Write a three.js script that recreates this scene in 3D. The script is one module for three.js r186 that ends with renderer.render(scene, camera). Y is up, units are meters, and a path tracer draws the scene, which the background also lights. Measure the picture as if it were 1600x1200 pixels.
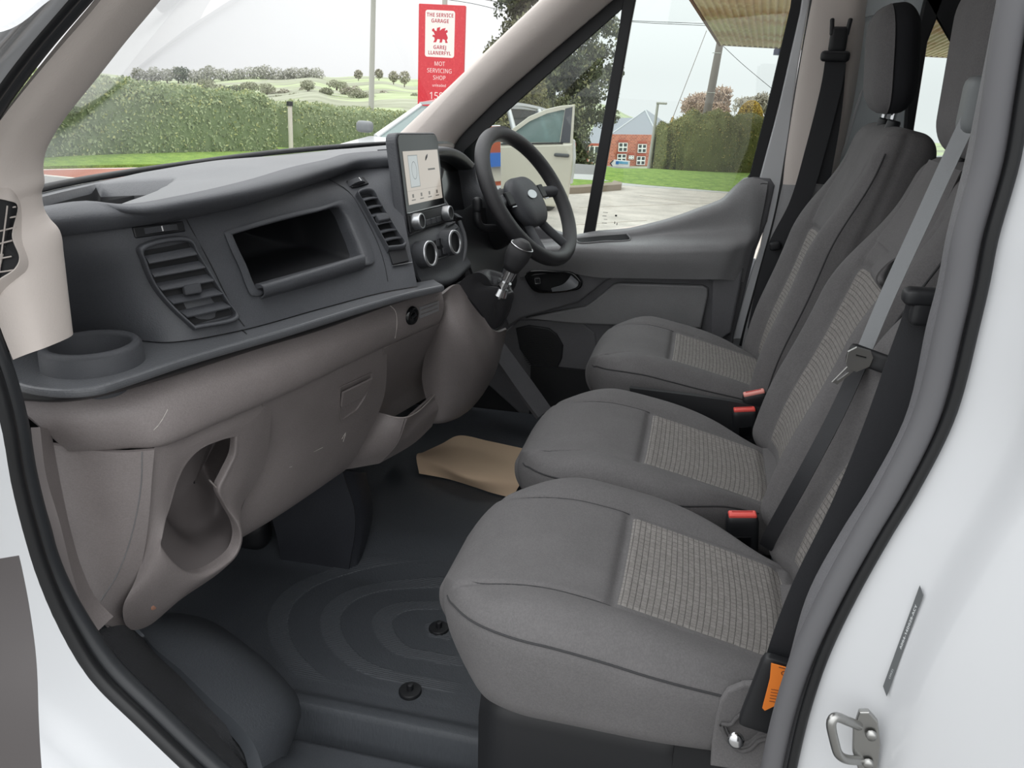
import * as THREE from 'three';
import { mergeGeometries, mergeVertices } from 'three/addons/utils/BufferGeometryUtils.js';
import { RoundedBoxGeometry } from 'three/addons/geometries/RoundedBoxGeometry.js';

// ------------------------------------------------------------------ camera, sky, exposure
const scene = new THREE.Scene();
const FOCAL = 1249;                                    // focal length in pixels of the 1600 x 1200 frame
const camera = new THREE.PerspectiveCamera(2 * Math.atan(600 / FOCAL) * 180 / Math.PI, 4 / 3, 0.05, 2000);
camera.position.set(-0.174, 1.062, 1.526);
camera.rotation.order = 'YXZ';
camera.rotation.set(-20.932 * Math.PI / 180, 12.857 * Math.PI / 180, 1.513 * Math.PI / 180);
camera.updateMatrixWorld(true);
scene.add(camera);
const renderer = new THREE.WebGLRenderer({ antialias: true });
renderer.toneMapping = THREE.LinearToneMapping;
renderer.toneMappingExposure = 3.0;
renderer.shadowMap.enabled = true;

// seeded random numbers and value noise
let seedState = 12345;
function rnd() { seedState = (seedState * 1664525 + 1013904223) >>> 0; return seedState / 4294967296; }
function hash(x, y, z = 0) { let h = (x * 374761393 + y * 668265263 + z * 2147483647) | 0; h = Math.imul(h ^ (h >>> 13), 1274126177); return ((h ^ (h >>> 16)) >>> 0) / 4294967296; }
function noise2(x, y, s = 0, per = 0) {
  const xi = Math.floor(x), yi = Math.floor(y), fx = x - xi, fy = y - yi, w = t => t * t * (3 - 2 * t);
  const m = v => per ? ((v % per) + per) % per : v;
  const a = hash(m(xi), m(yi), s), b = hash(m(xi + 1), m(yi), s), c = hash(m(xi), m(yi + 1), s), d = hash(m(xi + 1), m(yi + 1), s);
  const u = w(fx), v = w(fy); return (a * (1 - u) + b * u) * (1 - v) + (c * (1 - u) + d * u) * v;
}
function fbm(x, y, s = 0, oct = 4, per = 0) { let r = 0, a = 0.5, n = 0; for (let i = 0; i < oct; i++) { r += a * noise2(x, y, s + i, per); n += a; x *= 2; y *= 2; per *= 2; a *= 0.5; } return r / n; }

// an overcast sky: the usual overcast brightening towards the zenith, faint cloud texture
{
  const W = 512, H = 256, d = new Float32Array(W * H * 4);
  for (let j = 0; j < H; j++) for (let i = 0; i < W; i++) {
    const el = ((j + 0.5) / H - 0.5) * Math.PI, s = Math.max(0, Math.sin(el));
    const c = fbm(i / W * 16, j / H * 14, 3, 4, 16) - 0.5, L = 0.335 * (1 + 1.8 * s) * (1 + 0.10 * c);
    const k = (j * W + i) * 4; d[k] = L * 0.985; d[k + 1] = L; d[k + 2] = L * 1.005; d[k + 3] = 1;
  }
  const t = new THREE.DataTexture(d, W, H, THREE.RGBAFormat, THREE.FloatType);
  t.mapping = THREE.EquirectangularReflectionMapping; t.magFilter = THREE.LinearFilter; t.needsUpdate = true;
  scene.background = t; scene.environment = t;
}

// ------------------------------------------------------------------ measuring: where a line of sight from the photograph's standpoint meets a known plane
const V = (x, y, z) => new THREE.Vector3(x, y, z);
const EYE = camera.position.clone(), EYEROT = camera.matrixWorld.clone().setPosition(0, 0, 0);
function sight(px, py) { return V((px - 800) / FOCAL, -(py - 600) / FOCAL, -1).applyMatrix4(EYEROT); }
function meet(px, py, axis, v) { const d = sight(px, py), t = (v - EYE[axis]) / d[axis]; return EYE.clone().addScaledVector(d, t); }
const AX = (px, py, v) => meet(px, py, 'x', v), AY = (px, py, v) => meet(px, py, 'y', v), AZ = (px, py, v) => meet(px, py, 'z', v);

// the land outside: the van stands tilted on it by under three degrees
const UPG = V(0.028, 0.9989, -0.039).normalize(), QG = new THREE.Quaternion().setFromUnitVectors(V(0, 1, 0), UPG);
const GROUND0 = EYE.clone().addScaledVector(UPG, -1.68);
function land(px, py, h = 0) { const d = sight(px, py), n = UPG, p0 = GROUND0.clone().addScaledVector(UPG, h); return EYE.clone().addScaledVector(d, p0.sub(EYE).dot(n) / d.dot(n)); }
function far(px, py, depth) { return EYE.clone().addScaledVector(sight(px, py), depth); }          // a point at a depth along the view
function toLand(p) { return p.clone().sub(GROUND0).applyQuaternion(QG.clone().invert()); }          // world -> land axes
function fromLand(x, y, z) { return V(x, y, z).applyQuaternion(QG).add(GROUND0); }

// ------------------------------------------------------------------ naming
const taken = {};
function numbered(n) { const k = taken[n] = (taken[n] ?? -1) + 1; return k ? n + '_' + String(k).padStart(3, '0') : n; }
function shade(o) { o.traverse(m => { if (m.isMesh) { m.castShadow = true; m.receiveShadow = true; } }); return o; }
function thing(name, label, category, group, pos) {
  const o = new THREE.Group(); o.name = numbered(name); o.userData = { label, category }; if (group) o.userData.group = group;
  if (pos) o.position.copy(pos); scene.add(o); return o;
}
function structure(name, label, category) { const o = new THREE.Group(); o.name = numbered(name); o.userData = { label, category, kind: 'structure' }; scene.add(o); return o; }
function mesh(name, geo, mat, parent, label) {
  const m = new THREE.Mesh(Array.isArray(geo) ? join(geo) : geo, mat); m.name = name; m.castShadow = m.receiveShadow = true;
  if (label) m.userData.label = label; if (parent) parent.add(m); return m;
}
function solo(name, geo, mat, label, category, group, kind) {
  const m = mesh(numbered(name), geo, mat, scene); m.userData = { label, category }; if (group) m.userData.group = group; if (kind) m.userData.kind = kind; return m;
}

// ------------------------------------------------------------------ shapes
function tidy(g) { const o = g.index ? g.toNonIndexed() : g; for (const k of Object.keys(o.attributes)) if (!['position', 'normal', 'uv'].includes(k)) o.deleteAttribute(k);
  if (!o.attributes.normal) o.computeVertexNormals(); if (!o.attributes.uv) o.setAttribute('uv', new THREE.BufferAttribute(new Float32Array(o.attributes.position.count * 2), 2)); return o; }
function join(list) { return list.length === 1 ? list[0] : mergeGeometries(list.map(tidy)); }
function boxUV(g) {                                     // uv in metres from the face directions
  const o = g.index ? g.toNonIndexed() : g, p = o.attributes.position, n = p.count, uv = new Float32Array(n * 2), a = V(), b = V(), c = V();
  for (let i = 0; i < n; i += 3) {
    a.fromBufferAttribute(p, i); b.fromBufferAttribute(p, i + 1); c.fromBufferAttribute(p, i + 2);
    const q = b.clone().sub(a).cross(c.clone().sub(a)), ax = Math.abs(q.x), ay = Math.abs(q.y), az = Math.abs(q.z);
    [a, b, c].forEach((v, k) => { uv[(i + k) * 2] = ax > ay && ax > az ? v.z : v.x; uv[(i + k) * 2 + 1] = ay >= ax && ay >= az ? v.z : v.y; });
  }
  o.setAttribute('uv', new THREE.BufferAttribute(uv, 2)); return o;
}
function resample(pts, n, lin) {
  if (lin || pts.length < 3) { const out = [], L = [0]; for (let i = 1; i < pts.length; i++) L.push(L[i - 1] + pts[i].distanceTo(pts[i - 1]));
    for (let k = 0; k < n; k++) { const s = L[L.length - 1] * k / (n - 1); let i = 1; while (i < pts.length - 1 && L[i] < s) i++; const t = L[i] > L[i - 1] ? (s - L[i - 1]) / (L[i] - L[i - 1]) : 0; out.push(pts[i - 1].clone().lerp(pts[i], t)); } return out; }
  const c = new THREE.CatmullRomCurve3(pts, false, 'centripetal'); return Array.from({ length: n }, (_, k) => c.getPoint(k / (n - 1)));
}
// a panel through rows of points, t metres thick (thickness goes against the normal)
function panel(rows, { nu = 24, nv = 12, linU = false, linV = false, t = 0.004, keep = false } = {}) {
  const R = rows.map(r => keep ? r : resample(r, nu, linU)); if (keep) nu = rows[0].length;
  const cols = []; for (let i = 0; i < nu; i++) cols.push(keep && rows.length === nv ? R.map(r => r[i]) : resample(R.map(r => r[i]), nv, linV));
  const P = (i, j) => cols[i][j], pos = [], uv = [], idx = [];
  let lu = [0], lv = [0]; const mj = nv >> 1, mi = nu >> 1;
  for (let i = 1; i < nu; i++) lu.push(lu[i - 1] + P(i, mj).distanceTo(P(i - 1, mj))); for (let j = 1; j < nv; j++) lv.push(lv[j - 1] + P(mi, j).distanceTo(P(mi, j - 1)));
  for (let j = 0; j < nv; j++) for (let i = 0; i < nu; i++) { const p = P(i, j); pos.push(p.x, p.y, p.z); uv.push(lu[i], lv[j]); }
  for (let j = 0; j < nv - 1; j++) for (let i = 0; i < nu - 1; i++) { const a = j * nu + i, b = a + 1, c = a + nu, d = c + 1; idx.push(a, b, d, a, d, c); }
  const g = new THREE.BufferGeometry(); g.setAttribute('position', new THREE.Float32BufferAttribute(pos, 3)); g.setAttribute('uv', new THREE.Float32BufferAttribute(uv, 2)); g.setIndex(idx); g.computeVertexNormals();
  if (!t) return g;
  const nn = g.attributes.normal, N = nu * nv, p2 = pos.slice(), u2 = uv.slice(), i2 = idx.slice();
  for (let k = 0; k < N; k++) { p2.push(pos[k * 3] - nn.getX(k) * t, pos[k * 3 + 1] - nn.getY(k) * t, pos[k * 3 + 2] - nn.getZ(k) * t); u2.push(uv[k * 2], uv[k * 2 + 1]); }
  for (let k = 0; k < idx.length; k += 3) i2.push(idx[k] + N, idx[k + 2] + N, idx[k + 1] + N);
  const nrm = []; for (let k = 0; k < N; k++) nrm.push(nn.getX(k), nn.getY(k), nn.getZ(k)); for (let k = 0; k < N; k++) nrm.push(-nn.getX(k), -nn.getY(k), -nn.getZ(k));
  const big = new THREE.BufferGeometry(); big.setAttribute('position', new THREE.Float32BufferAttribute(p2, 3)); big.setAttribute('uv', new THREE.Float32BufferAttribute(u2, 2)); big.setAttribute('normal', new THREE.Float32BufferAttribute(nrm, 3)); big.setIndex(i2);
  // rim
  const rim = [], ring = []; for (let i = 0; i < nu; i++) ring.push(i); for (let j = 1; j < nv; j++) ring.push(j * nu + nu - 1); for (let i = nu - 2; i >= 0; i--) ring.push((nv - 1) * nu + i); for (let j = nv - 2; j > 0; j--) ring.push(j * nu);
  const rp = [], q = k => rp.push(p2[k * 3], p2[k * 3 + 1], p2[k * 3 + 2]);
  for (let k = 0; k < ring.length; k++) { const a = ring[k], b = ring[(k + 1) % ring.length]; q(a); q(a + N); q(b + N); q(a); q(b + N); q(b); }
  const rg = new THREE.BufferGeometry(); rg.setAttribute('position', new THREE.Float32BufferAttribute(rp, 3)); rg.computeVertexNormals();
  return join([big, rg]);
}
// a box with rounded edges on a fine grid, each point then moved by fn(v)
function softBox(w, h, d, r, nx, ny, nz, fn, uvFn) {
  let g = new THREE.BoxGeometry(w, h, d, nx, ny, nz); g.deleteAttribute('uv'); g.deleteAttribute('normal'); g = mergeVertices(g, 1e-5);
  const p = g.attributes.position, v = V(), rr = typeof r === 'number' ? [r, r, r] : r;
  for (let i = 0; i < p.count; i++) {
    v.fromBufferAttribute(p, i); roundPt(v, w, h, d, rr);
    if (fn) fn(v); p.setXYZ(i, v.x, v.y, v.z);
  }
  g.computeVertexNormals(); return boxUV(g);
}
function roundPt(v, w, h, d, rr) { const q = V(); {
    q.set(THREE.MathUtils.clamp(v.x, -w / 2 + rr[0], w / 2 - rr[0]), THREE.MathUtils.clamp(v.y, -h / 2 + rr[1], h / 2 - rr[1]), THREE.MathUtils.clamp(v.z, -d / 2 + rr[2], d / 2 - rr[2]));
    const e = V((v.x - q.x) / rr[0], (v.y - q.y) / rr[1], (v.z - q.z) / rr[2]), m = Math.max(Math.abs(e.x), Math.abs(e.y), Math.abs(e.z)), l = e.length();
    if (l > 1e-9) { e.multiplyScalar(m / l); v.set(q.x + e.x * rr[0], q.y + e.y * rr[1], q.z + e.z * rr[2]); }
  } return v; }
function rbox(w, h, d, r = 0.004, seg = 2) { return new RoundedBoxGeometry(w, h, d, seg, Math.min(r, w / 2.01, h / 2.01, d / 2.01)); }
function place(g, pos, quat, scale) { g.applyMatrix4(new THREE.Matrix4().compose(pos || V(0, 0, 0), quat || new THREE.Quaternion(), scale || V(1, 1, 1))); return g; }
function rotE(x, y, z, order = 'XYZ') { return new THREE.Quaternion().setFromEuler(new THREE.Euler(x, y, z, order)); }
function basis(xa, ya, za) { return new THREE.Quaternion().setFromRotationMatrix(new THREE.Matrix4().makeBasis(xa, ya, za)); }
function frame(xDir, zHint) { const x = xDir.clone().normalize(), y = zHint.clone().cross(x).normalize(), z = x.clone().cross(y).normalize(); return basis(x, y, z); }
function tube(pts, r, seg = 40, rad = 10, closed = false) { return new THREE.TubeGeometry(new THREE.CatmullRomCurve3(pts, closed, 'centripetal'), seg, r, rad, closed); }
function rod(a, b, r1, r2 = r1, seg = 16) { const d = b.clone().sub(a), g = new THREE.CylinderGeometry(r2, r1, d.length(), seg); return place(g, a.clone().add(b).multiplyScalar(0.5), new THREE.Quaternion().setFromUnitVectors(V(0, 1, 0), d.normalize())); }
// webbing: a flat band along a path; wide = direction across
function band(pts, wide, width, t = 0.0018, n = 40) {
  const c = resample(pts, n), ws = Array.isArray(wide) ? wide : [wide], pos = [[], []], rows = [];
  for (let i = 0; i < n; i++) { const f = i / (n - 1) * (ws.length - 1), k = Math.min(ws.length - 2, Math.floor(f)); const w = ws.length > 1 ? ws[k].clone().lerp(ws[k + 1], f - k) : ws[0].clone();
    const tan = c[Math.min(n - 1, i + 1)].clone().sub(c[Math.max(0, i - 1)]).normalize(); w.addScaledVector(tan, -w.dot(tan)).normalize().multiplyScalar(width / 2); pos[0].push(c[i].clone().sub(w)); pos[1].push(c[i].clone().add(w)); }
  return panel([pos[0], pos[0].map((p, i) => p.clone().lerp(pos[1][i], 0.5)), pos[1]], { nu: n, nv: 3, keep: true, t });
}
// a flat piece cut out along an outline in the plane z = const, thick in z towards +z, edges bevelled
function cutZ(pts, z0, depth, bevel = 0.004, holes = [], smooth = false) {
  const conv = a => (smooth ? new THREE.CatmullRomCurve3(a.map(p => V(p.x, p.y, 0)), true, 'centripetal').getPoints(a.length * 6) : a).map(p => new THREE.Vector2(p.x, p.y));
  const s = new THREE.Shape(conv(pts)); for (const h of holes) s.holes.push(new THREE.Path(conv(h)));
  const g = new THREE.ExtrudeGeometry(s, { depth: Math.max(0.0005, depth - 2 * bevel), bevelEnabled: bevel > 0, bevelSize: bevel, bevelThickness: bevel, bevelOffset: -bevel, bevelSegments: 3, curveSegments: 12 });
  g.translate(0, 0, z0 + bevel); return g;
}
// the same in any plane: origin o, axes u, v; depth goes along u x v
function cutPlane(pts, o, u, v, depth, bevel = 0.003, holes = [], smooth = false) {
  const w = u.clone().cross(v).normalize(), f = p => { const d = p.clone().sub(o); return V(d.dot(u), d.dot(v), 0); };
  const g = cutZ(pts.map(f), 0, depth, bevel, holes.map(h => h.map(f)), smooth); return place(g, o, basis(u, v, w));
}
function rr2(w, h, r, n = 5) { const p = []; for (const [sx, sy, a0] of [[1, 1, 0], [-1, 1, 90], [-1, -1, 180], [1, -1, 270]]) for (let i = 0; i <= n; i++) { const a = (a0 + 90 * i / n) * Math.PI / 180; p.push(V(sx * (w / 2 - r) + r * Math.cos(a), sy * (h / 2 - r) + r * Math.sin(a), 0)); } return p; }
function lathe(profile, seg = 32) { return new THREE.LatheGeometry(profile.map(p => new THREE.Vector2(p[0], p[1])), seg); }
const sst = (a, b, v) => { const t = Math.max(0, Math.min(1, (v - a) / (b - a))); return t * t * (3 - 2 * t); };
const QX = V(1, 0, 0), QY = V(0, 1, 0), QZ = V(0, 0, 1);

// ------------------------------------------------------------------ textures and materials
function dataTex(n, m, fn, color) {
  const d = new Uint8Array(n * m * 4); for (let j = 0; j < m; j++) for (let i = 0; i < n; i++) { const c = fn(i, j), k = (j * n + i) * 4; d[k] = c[0]; d[k + 1] = c[1]; d[k + 2] = c[2]; d[k + 3] = 255; }
  const t = new THREE.DataTexture(d, n, m); t.wrapS = t.wrapT = THREE.RepeatWrapping; t.magFilter = THREE.LinearFilter; t.minFilter = THREE.LinearMipmapLinearFilter; t.generateMipmaps = true; if (color) t.colorSpace = THREE.SRGBColorSpace; t.needsUpdate = true; return t;
}
function rep(t, k, l = k) { const c = t.clone(); c.repeat.set(k, l); c.needsUpdate = true; return c; }
const g255 = v => { v = Math.max(0, Math.min(255, v)); return [v, v, v]; };
const grainTex = dataTex(256, 256, (i, j) => g255(255 * (0.55 * fbm(i / 8, j / 8, 11, 3, 32) + 0.45 * Math.abs(2 * noise2(i / 5.12, j / 5.12, 21, 50) - 1))));
const weaveTex = dataTex(128, 128, (i, j) => { const a = Math.sin(i / 128 * Math.PI * 2 * 32), b = Math.sin(j / 128 * Math.PI * 2 * 32); return g255(128 + 55 * a * b + 90 * (noise2(i / 2, j / 2, 5, 64) - 0.5)); });
const softTex = dataTex(256, 256, (i, j) => g255(255 * fbm(i / 32, j / 32, 31, 5, 8)));
const clothTex = dataTex(512, 512, (i, j) => { const v = 214 + 20 * (fbm(i / 64, j / 64, 33, 4, 8) - 0.5) + 22 * (noise2(i / 1.6, j / 1.6, 35, 320) - 0.5); return g255(v); }, true);
const plasTex = dataTex(512, 512, (i, j) => g255(222 + 14 * (fbm(i / 64, j / 64, 39, 5, 8) - 0.5) + 16 * (noise2(i / 1.6, j / 1.6, 47, 320) - 0.5)), true);
// seat insert cloth: pale weave with rows of fine dark dashes in a small grid
const insertTex = dataTex(256, 256, (i, j) => {
  const cx = i % 32, cy = j % 32, n = 26 * (noise2(i / 2, j / 2, 7, 128) - 0.5) + 14 * (noise2(i / 20, j / 20, 9, 12.8) - 0.5);
  let v = 138 + n; if (cy < 5 && (cx > 4)) v -= 40; if (cx < 4) v -= 26; v += 10 * Math.sin(i * 1.6); return [v, v * 0.975, v * 0.955];
}, true);
const insertBump = dataTex(256, 256, (i, j) => { const cx = i % 32, cy = j % 32; return g255((cy < 5 || cx < 4 ? 60 : 170) + 60 * (noise2(i / 2, j / 2, 7, 128) - 0.5)); });
const S = (r, g, b) => new THREE.Color().setRGB(r / 255, g / 255, b / 255, THREE.SRGBColorSpace);
function mat(color, rough = 0.6, o = {}) { return new THREE.MeshPhysicalMaterial({ color, roughness: rough, ...o }); }
const grain = { bumpMap: rep(grainTex, 14), bumpScale: 0.00035, map: rep(plasTex, 3) };
const M = {
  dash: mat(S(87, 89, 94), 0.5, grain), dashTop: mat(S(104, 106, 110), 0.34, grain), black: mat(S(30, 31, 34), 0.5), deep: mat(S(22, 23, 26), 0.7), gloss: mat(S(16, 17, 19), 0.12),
  rubber: mat(S(27, 28, 30), 0.4), seal: mat(S(46, 48, 51), 0.42), sealGrey: mat(S(98, 98, 101), 0.5), grey: mat(S(154, 146, 145), 0.52, grain), greyDoor: mat(S(160, 160, 162), 0.38, grain), darkDoor: mat(S(124, 124, 128), 0.42, grain),
  cream: mat(S(205, 196, 190), 0.6, { bumpMap: rep(grainTex, 10), bumpScale: 0.0002 }), white: mat(S(206, 208, 211), 0.25, { clearcoat: 0.6, clearcoatRoughness: 0.08 }),
  fabric: mat(S(126, 124, 125), 0.95, { map: rep(clothTex, 2.6), bumpMap: rep(weaveTex, 16), bumpScale: 0.0005, sheen: 0.25, sheenRoughness: 0.6, sheenColor: S(150, 150, 152) }), fabricDark: mat(S(42, 43, 47), 0.95, { bumpMap: rep(weaveTex, 16), bumpScale: 0.0004 }),
  insert: mat(new THREE.Color(1, 1, 1), 0.95, { map: rep(insertTex, 14), bumpMap: rep(insertBump, 14), bumpScale: 0.0008 }), thread: mat(S(60, 60, 62), 0.9),
  mat: mat(S(84, 88, 94), 0.55, { map: rep(plasTex, 2), bumpMap: rep(grainTex, 9), bumpScale: 0.0006 }), carpet: mat(S(46, 47, 50), 0.95, { bumpMap: rep(weaveTex, 10), bumpScale: 0.002 }),
  chrome: mat(S(205, 206, 208), 0.16, { metalness: 1 }), steel: mat(S(170, 170, 168), 0.35, { metalness: 1 }), satin: mat(S(190, 192, 195), 0.3, { metalness: 0.9 }),
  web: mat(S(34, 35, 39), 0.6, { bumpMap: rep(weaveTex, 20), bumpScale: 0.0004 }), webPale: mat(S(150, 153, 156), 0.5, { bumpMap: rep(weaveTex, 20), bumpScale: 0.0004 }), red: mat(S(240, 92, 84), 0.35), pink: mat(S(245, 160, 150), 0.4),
  leather: mat(S(60, 60, 63), 0.36, grain), glass: new THREE.MeshPhysicalMaterial({ color: 0xffffff, roughness: 0.0, transmission: 1, thickness: 0, ior: 1.5 }),
  tint: new THREE.MeshPhysicalMaterial({ color: S(246, 250, 249), roughness: 0.0, transmission: 1, thickness: 0, ior: 1.5 }),
  orange: mat(S(246, 138, 52), 0.5), card: mat(S(226, 198, 168), 0.85), mirror: mat(S(225, 228, 230), 0.02, { metalness: 1 }),
};
// ------------------------------------------------------------------ surveyed lines and surfaces
const along = (axis, v, list) => list.map(([x, y]) => meet(x, y, axis, v));
const pts = list => list.map(([x, y, axis, v]) => meet(x, y, axis, v));
function onSurf(geo, px, py, off = 0) {                 // the point of a built surface that a line of sight meets first
  const p = geo.attributes.position, ix = geo.index, n = ix ? ix.count : p.count, d = sight(px, py), a = V(), b = V(), c = V(), r = new THREE.Ray(EYE, d.clone().normalize()), hit = V(); let best = null, bd = 1e9, nb = null;
  for (let i = 0; i < n; i += 3) { const k = j => ix ? ix.getX(i + j) : i + j; a.fromBufferAttribute(p, k(0)); b.fromBufferAttribute(p, k(1)); c.fromBufferAttribute(p, k(2));
    if (r.intersectTriangle(a, b, c, false, hit)) { const q = hit.distanceTo(EYE); if (q < bd) { bd = q; best = hit.clone(); nb = b.clone().sub(a).cross(c.clone().sub(a)).normalize(); } } }
  if (!best) { let md = 1e9; for (let i = 0; i < p.count; i++) { a.fromBufferAttribute(p, i); const q = r.distanceSqToPoint(a); if (q < md) { md = q; best = a.clone(); nb = V(1, 0, 0); } } }
  if (nb.dot(d) > 0) nb.negate(); const o = best.addScaledVector(nb, off); o.n = nb; return o;
}
const onPlane = (px, py, p0, n, off = 0) => { const d = sight(px, py), q = p0.clone().addScaledVector(n, off); return EYE.clone().addScaledVector(d, q.sub(EYE).dot(n) / d.dot(n)); };
const planeN = (a, b, c) => { const n = b.clone().sub(a).cross(c.clone().sub(a)).normalize(); if (n.dot(a.clone().sub(EYE)) > 0) n.negate(); return n; };
const loop = a => [...a, a[0].clone()];

// ------------------------------------------------------------------ the cab's shell
{ // floor of the cab: moulded rubber mat, footwell, raised middle, toe board
  const f = structure('floor', 'dark blue-grey moulded rubber floor of the van cab', 'floor');
  const yF = (x, z, fine) => {
    let y = 0; const sm = sst;
    y += 0.045 * (1 - sm(-0.04, 0.13, z));                                     // raised towards the middle
    y += 0.35 * (1 - sm(-1.42, -1.04, x)) * (1 - sm(-1.42, -1.04, x));           // toe board
    y += 0.010 * (1 - sm(0.006, 0.03, Math.abs(z - 0.496))) * sm(-0.9, -0.82, x);  // roll along the step
    const inStep = sm(0.508, 0.530, z) * sm(-0.865, -0.835, x + 0.05 * sm(0.60, 0.5, z)); y -= 0.06 * inStep;
    const dx = x + 0.60, dz = z - 0.24, r = Math.hypot(dx * 0.8, dz * 1.25) + 0.004 * Math.sin(5 * Math.atan2(dz, dx)), zone = sm(0.46, 0.40, z) * sm(0.02, 0.08, z) * sm(-1.02, -0.97, x) * sm(-0.5, -0.56, x);
    const arc = Math.max(0, Math.sin(r * 70 + 0.6)); y += zone * (arc > 0.35 ? 0.0012 + (fine ? 0.0010 * Math.sin(z * 1300) : 0) : 0);
    return y;
  };
  const nx = 330, nz = 360, rows = []; const pos = [], uv = [], idx = [];
  for (let j = 0; j <= nz; j++) for (let i = 0; i <= nx; i++) { const x = -1.45 + 1.95 * i / nx, z = -0.82 + 1.66 * j / nz; pos.push(x, yF(x, z), z); uv.push(x, z); }
  for (let j = 0; j < nz; j++) for (let i = 0; i < nx; i++) { const a = j * (nx + 1) + i; idx.push(a, a + nx + 1, a + 1, a + 1, a + nx + 1, a + nx + 2); }
  const g = new THREE.BufferGeometry(); g.setAttribute('position', new THREE.Float32BufferAttribute(pos, 3)); g.setAttribute('uv', new THREE.Float32BufferAttribute(uv, 2)); g.setIndex(idx); g.computeVertexNormals();
  mesh('rubber_mat', g, M.mat, f);
  { const n = 300, m = 330, P = [], U = [], I = []; for (let j = 0; j <= m; j++) for (let i = 0; i <= n; i++) { const x = -1.0 + 0.5 * i / n, z = 0.03 + 0.42 * j / m, e = Math.min(1, 20 * Math.min(i / n, 1 - i / n, j / m, 1 - j / m)); P.push(x, yF(x, z, true) + 0.0016 * e - 0.0006, z); U.push(x, z); } for (let j = 0; j < m; j++) for (let i = 0; i < n; i++) { const a = j * (n + 1) + i; I.push(a, a + n + 1, a + 1, a + 1, a + n + 1, a + n + 2); }
    const q = new THREE.BufferGeometry(); q.setAttribute('position', new THREE.Float32BufferAttribute(P, 3)); q.setAttribute('uv', new THREE.Float32BufferAttribute(U, 2)); q.setIndex(I); q.computeVertexNormals(); mesh('ribbed_pad', q, M.mat, f, 'fine ribs in swirling bands'); }
  mesh('floor_pan', place(new THREE.BoxGeometry(1.95, 0.05, 1.66), V(-0.475, -0.125, 0.01)), M.black, f);
  // step plate in the well by the door
  const sp = place(rbox(0.44, 0.03, 0.28, 0.012, 4), V(-0.585, -0.046, 0.683)); mesh('step_plate', sp, M.mat, f);
  // wheel arch hump and sill by the door
  mesh('wheel_arch_hump', panel([pts([[210, 985, 'y', 0.16], [260, 975, 'y', 0.12], [320, 985, 'y', 0.06], [372, 1020, 'y', 0.02], [432, 1075, 'y', 0.0], [452, 1112, 'y', 0.0], [430, 1180, 'y', -0.05]]),
    pts([[214, 1000, 'y', 0.20], [255, 995, 'y', 0.19], [300, 1003, 'y', 0.17], [372, 1044, 'y', 0.14], [424, 1092, 'y', 0.11], [436, 1122, 'y', 0.10], [420, 1180, 'y', 0.09]]),
    pts([[214, 1010, 'y', 0.21], [240, 1035, 'y', 0.205], [275, 1065, 'y', 0.195], [320, 1110, 'y', 0.18], [360, 1148, 'y', 0.165], [380, 1175, 'y', 0.155], [390, 1210, 'y', 0.14]])], { nu: 40, nv: 16, t: 0.02 }), M.mat, f);
  mesh('sill_trim', panel([pts([[214, 1006, 'y', 0.205], [238, 1033, 'y', 0.20], [273, 1063, 'y', 0.19], [318, 1108, 'y', 0.175], [358, 1146, 'y', 0.16], [400, 1190, 'y', 0.14], [440, 1230, 'y', 0.12]]),
    pts([[180, 985, 'z', 0.74], [205, 1020, 'z', 0.745], [240, 1065, 'z', 0.75], [285, 1112, 'z', 0.75], [330, 1152, 'z', 0.75], [380, 1195, 'z', 0.75], [420, 1235, 'z', 0.75]]),
    pts([[140, 990, 'z', 0.80], [165, 1028, 'z', 0.80], [205, 1070, 'z', 0.80], [250, 1115, 'z', 0.80], [300, 1160, 'z', 0.80], [345, 1200, 'z', 0.80], [385, 1240, 'z', 0.80]])], { nu: 40, nv: 12, t: 0.012 }), M.carpet, f);
  mesh('sill_lower', panel([[V(-0.72, 0.19, 0.81), V(-0.5, 0.0, 0.82), V(-0.1, 0.0, 0.82), V(0.3, 0.0, 0.82)], [V(-0.72, 0.1, 0.86), V(-0.5, -0.1, 0.86), V(-0.1, -0.1, 0.86), V(0.3, -0.1, 0.86)]], { nu: 20, nv: 4, t: 0.02 }), M.black, f);
  // threaded fixings with washers
  for (const [px, py] of [[641, 1082], [686, 984]]) { const c = AY(px, py, 0.0), b = mesh('floor_bolt', place(lathe([[0, 0.008], [0.019, 0.008], [0.021, 0.006], [0.021, 0.0]], 24), c), M.black, f); mesh('stud', place(lathe([[0, 0.02], [0.005, 0.02], [0.0062, 0.018], [0.0062, 0.0]], 16), c), M.black, b); }
}
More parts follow.
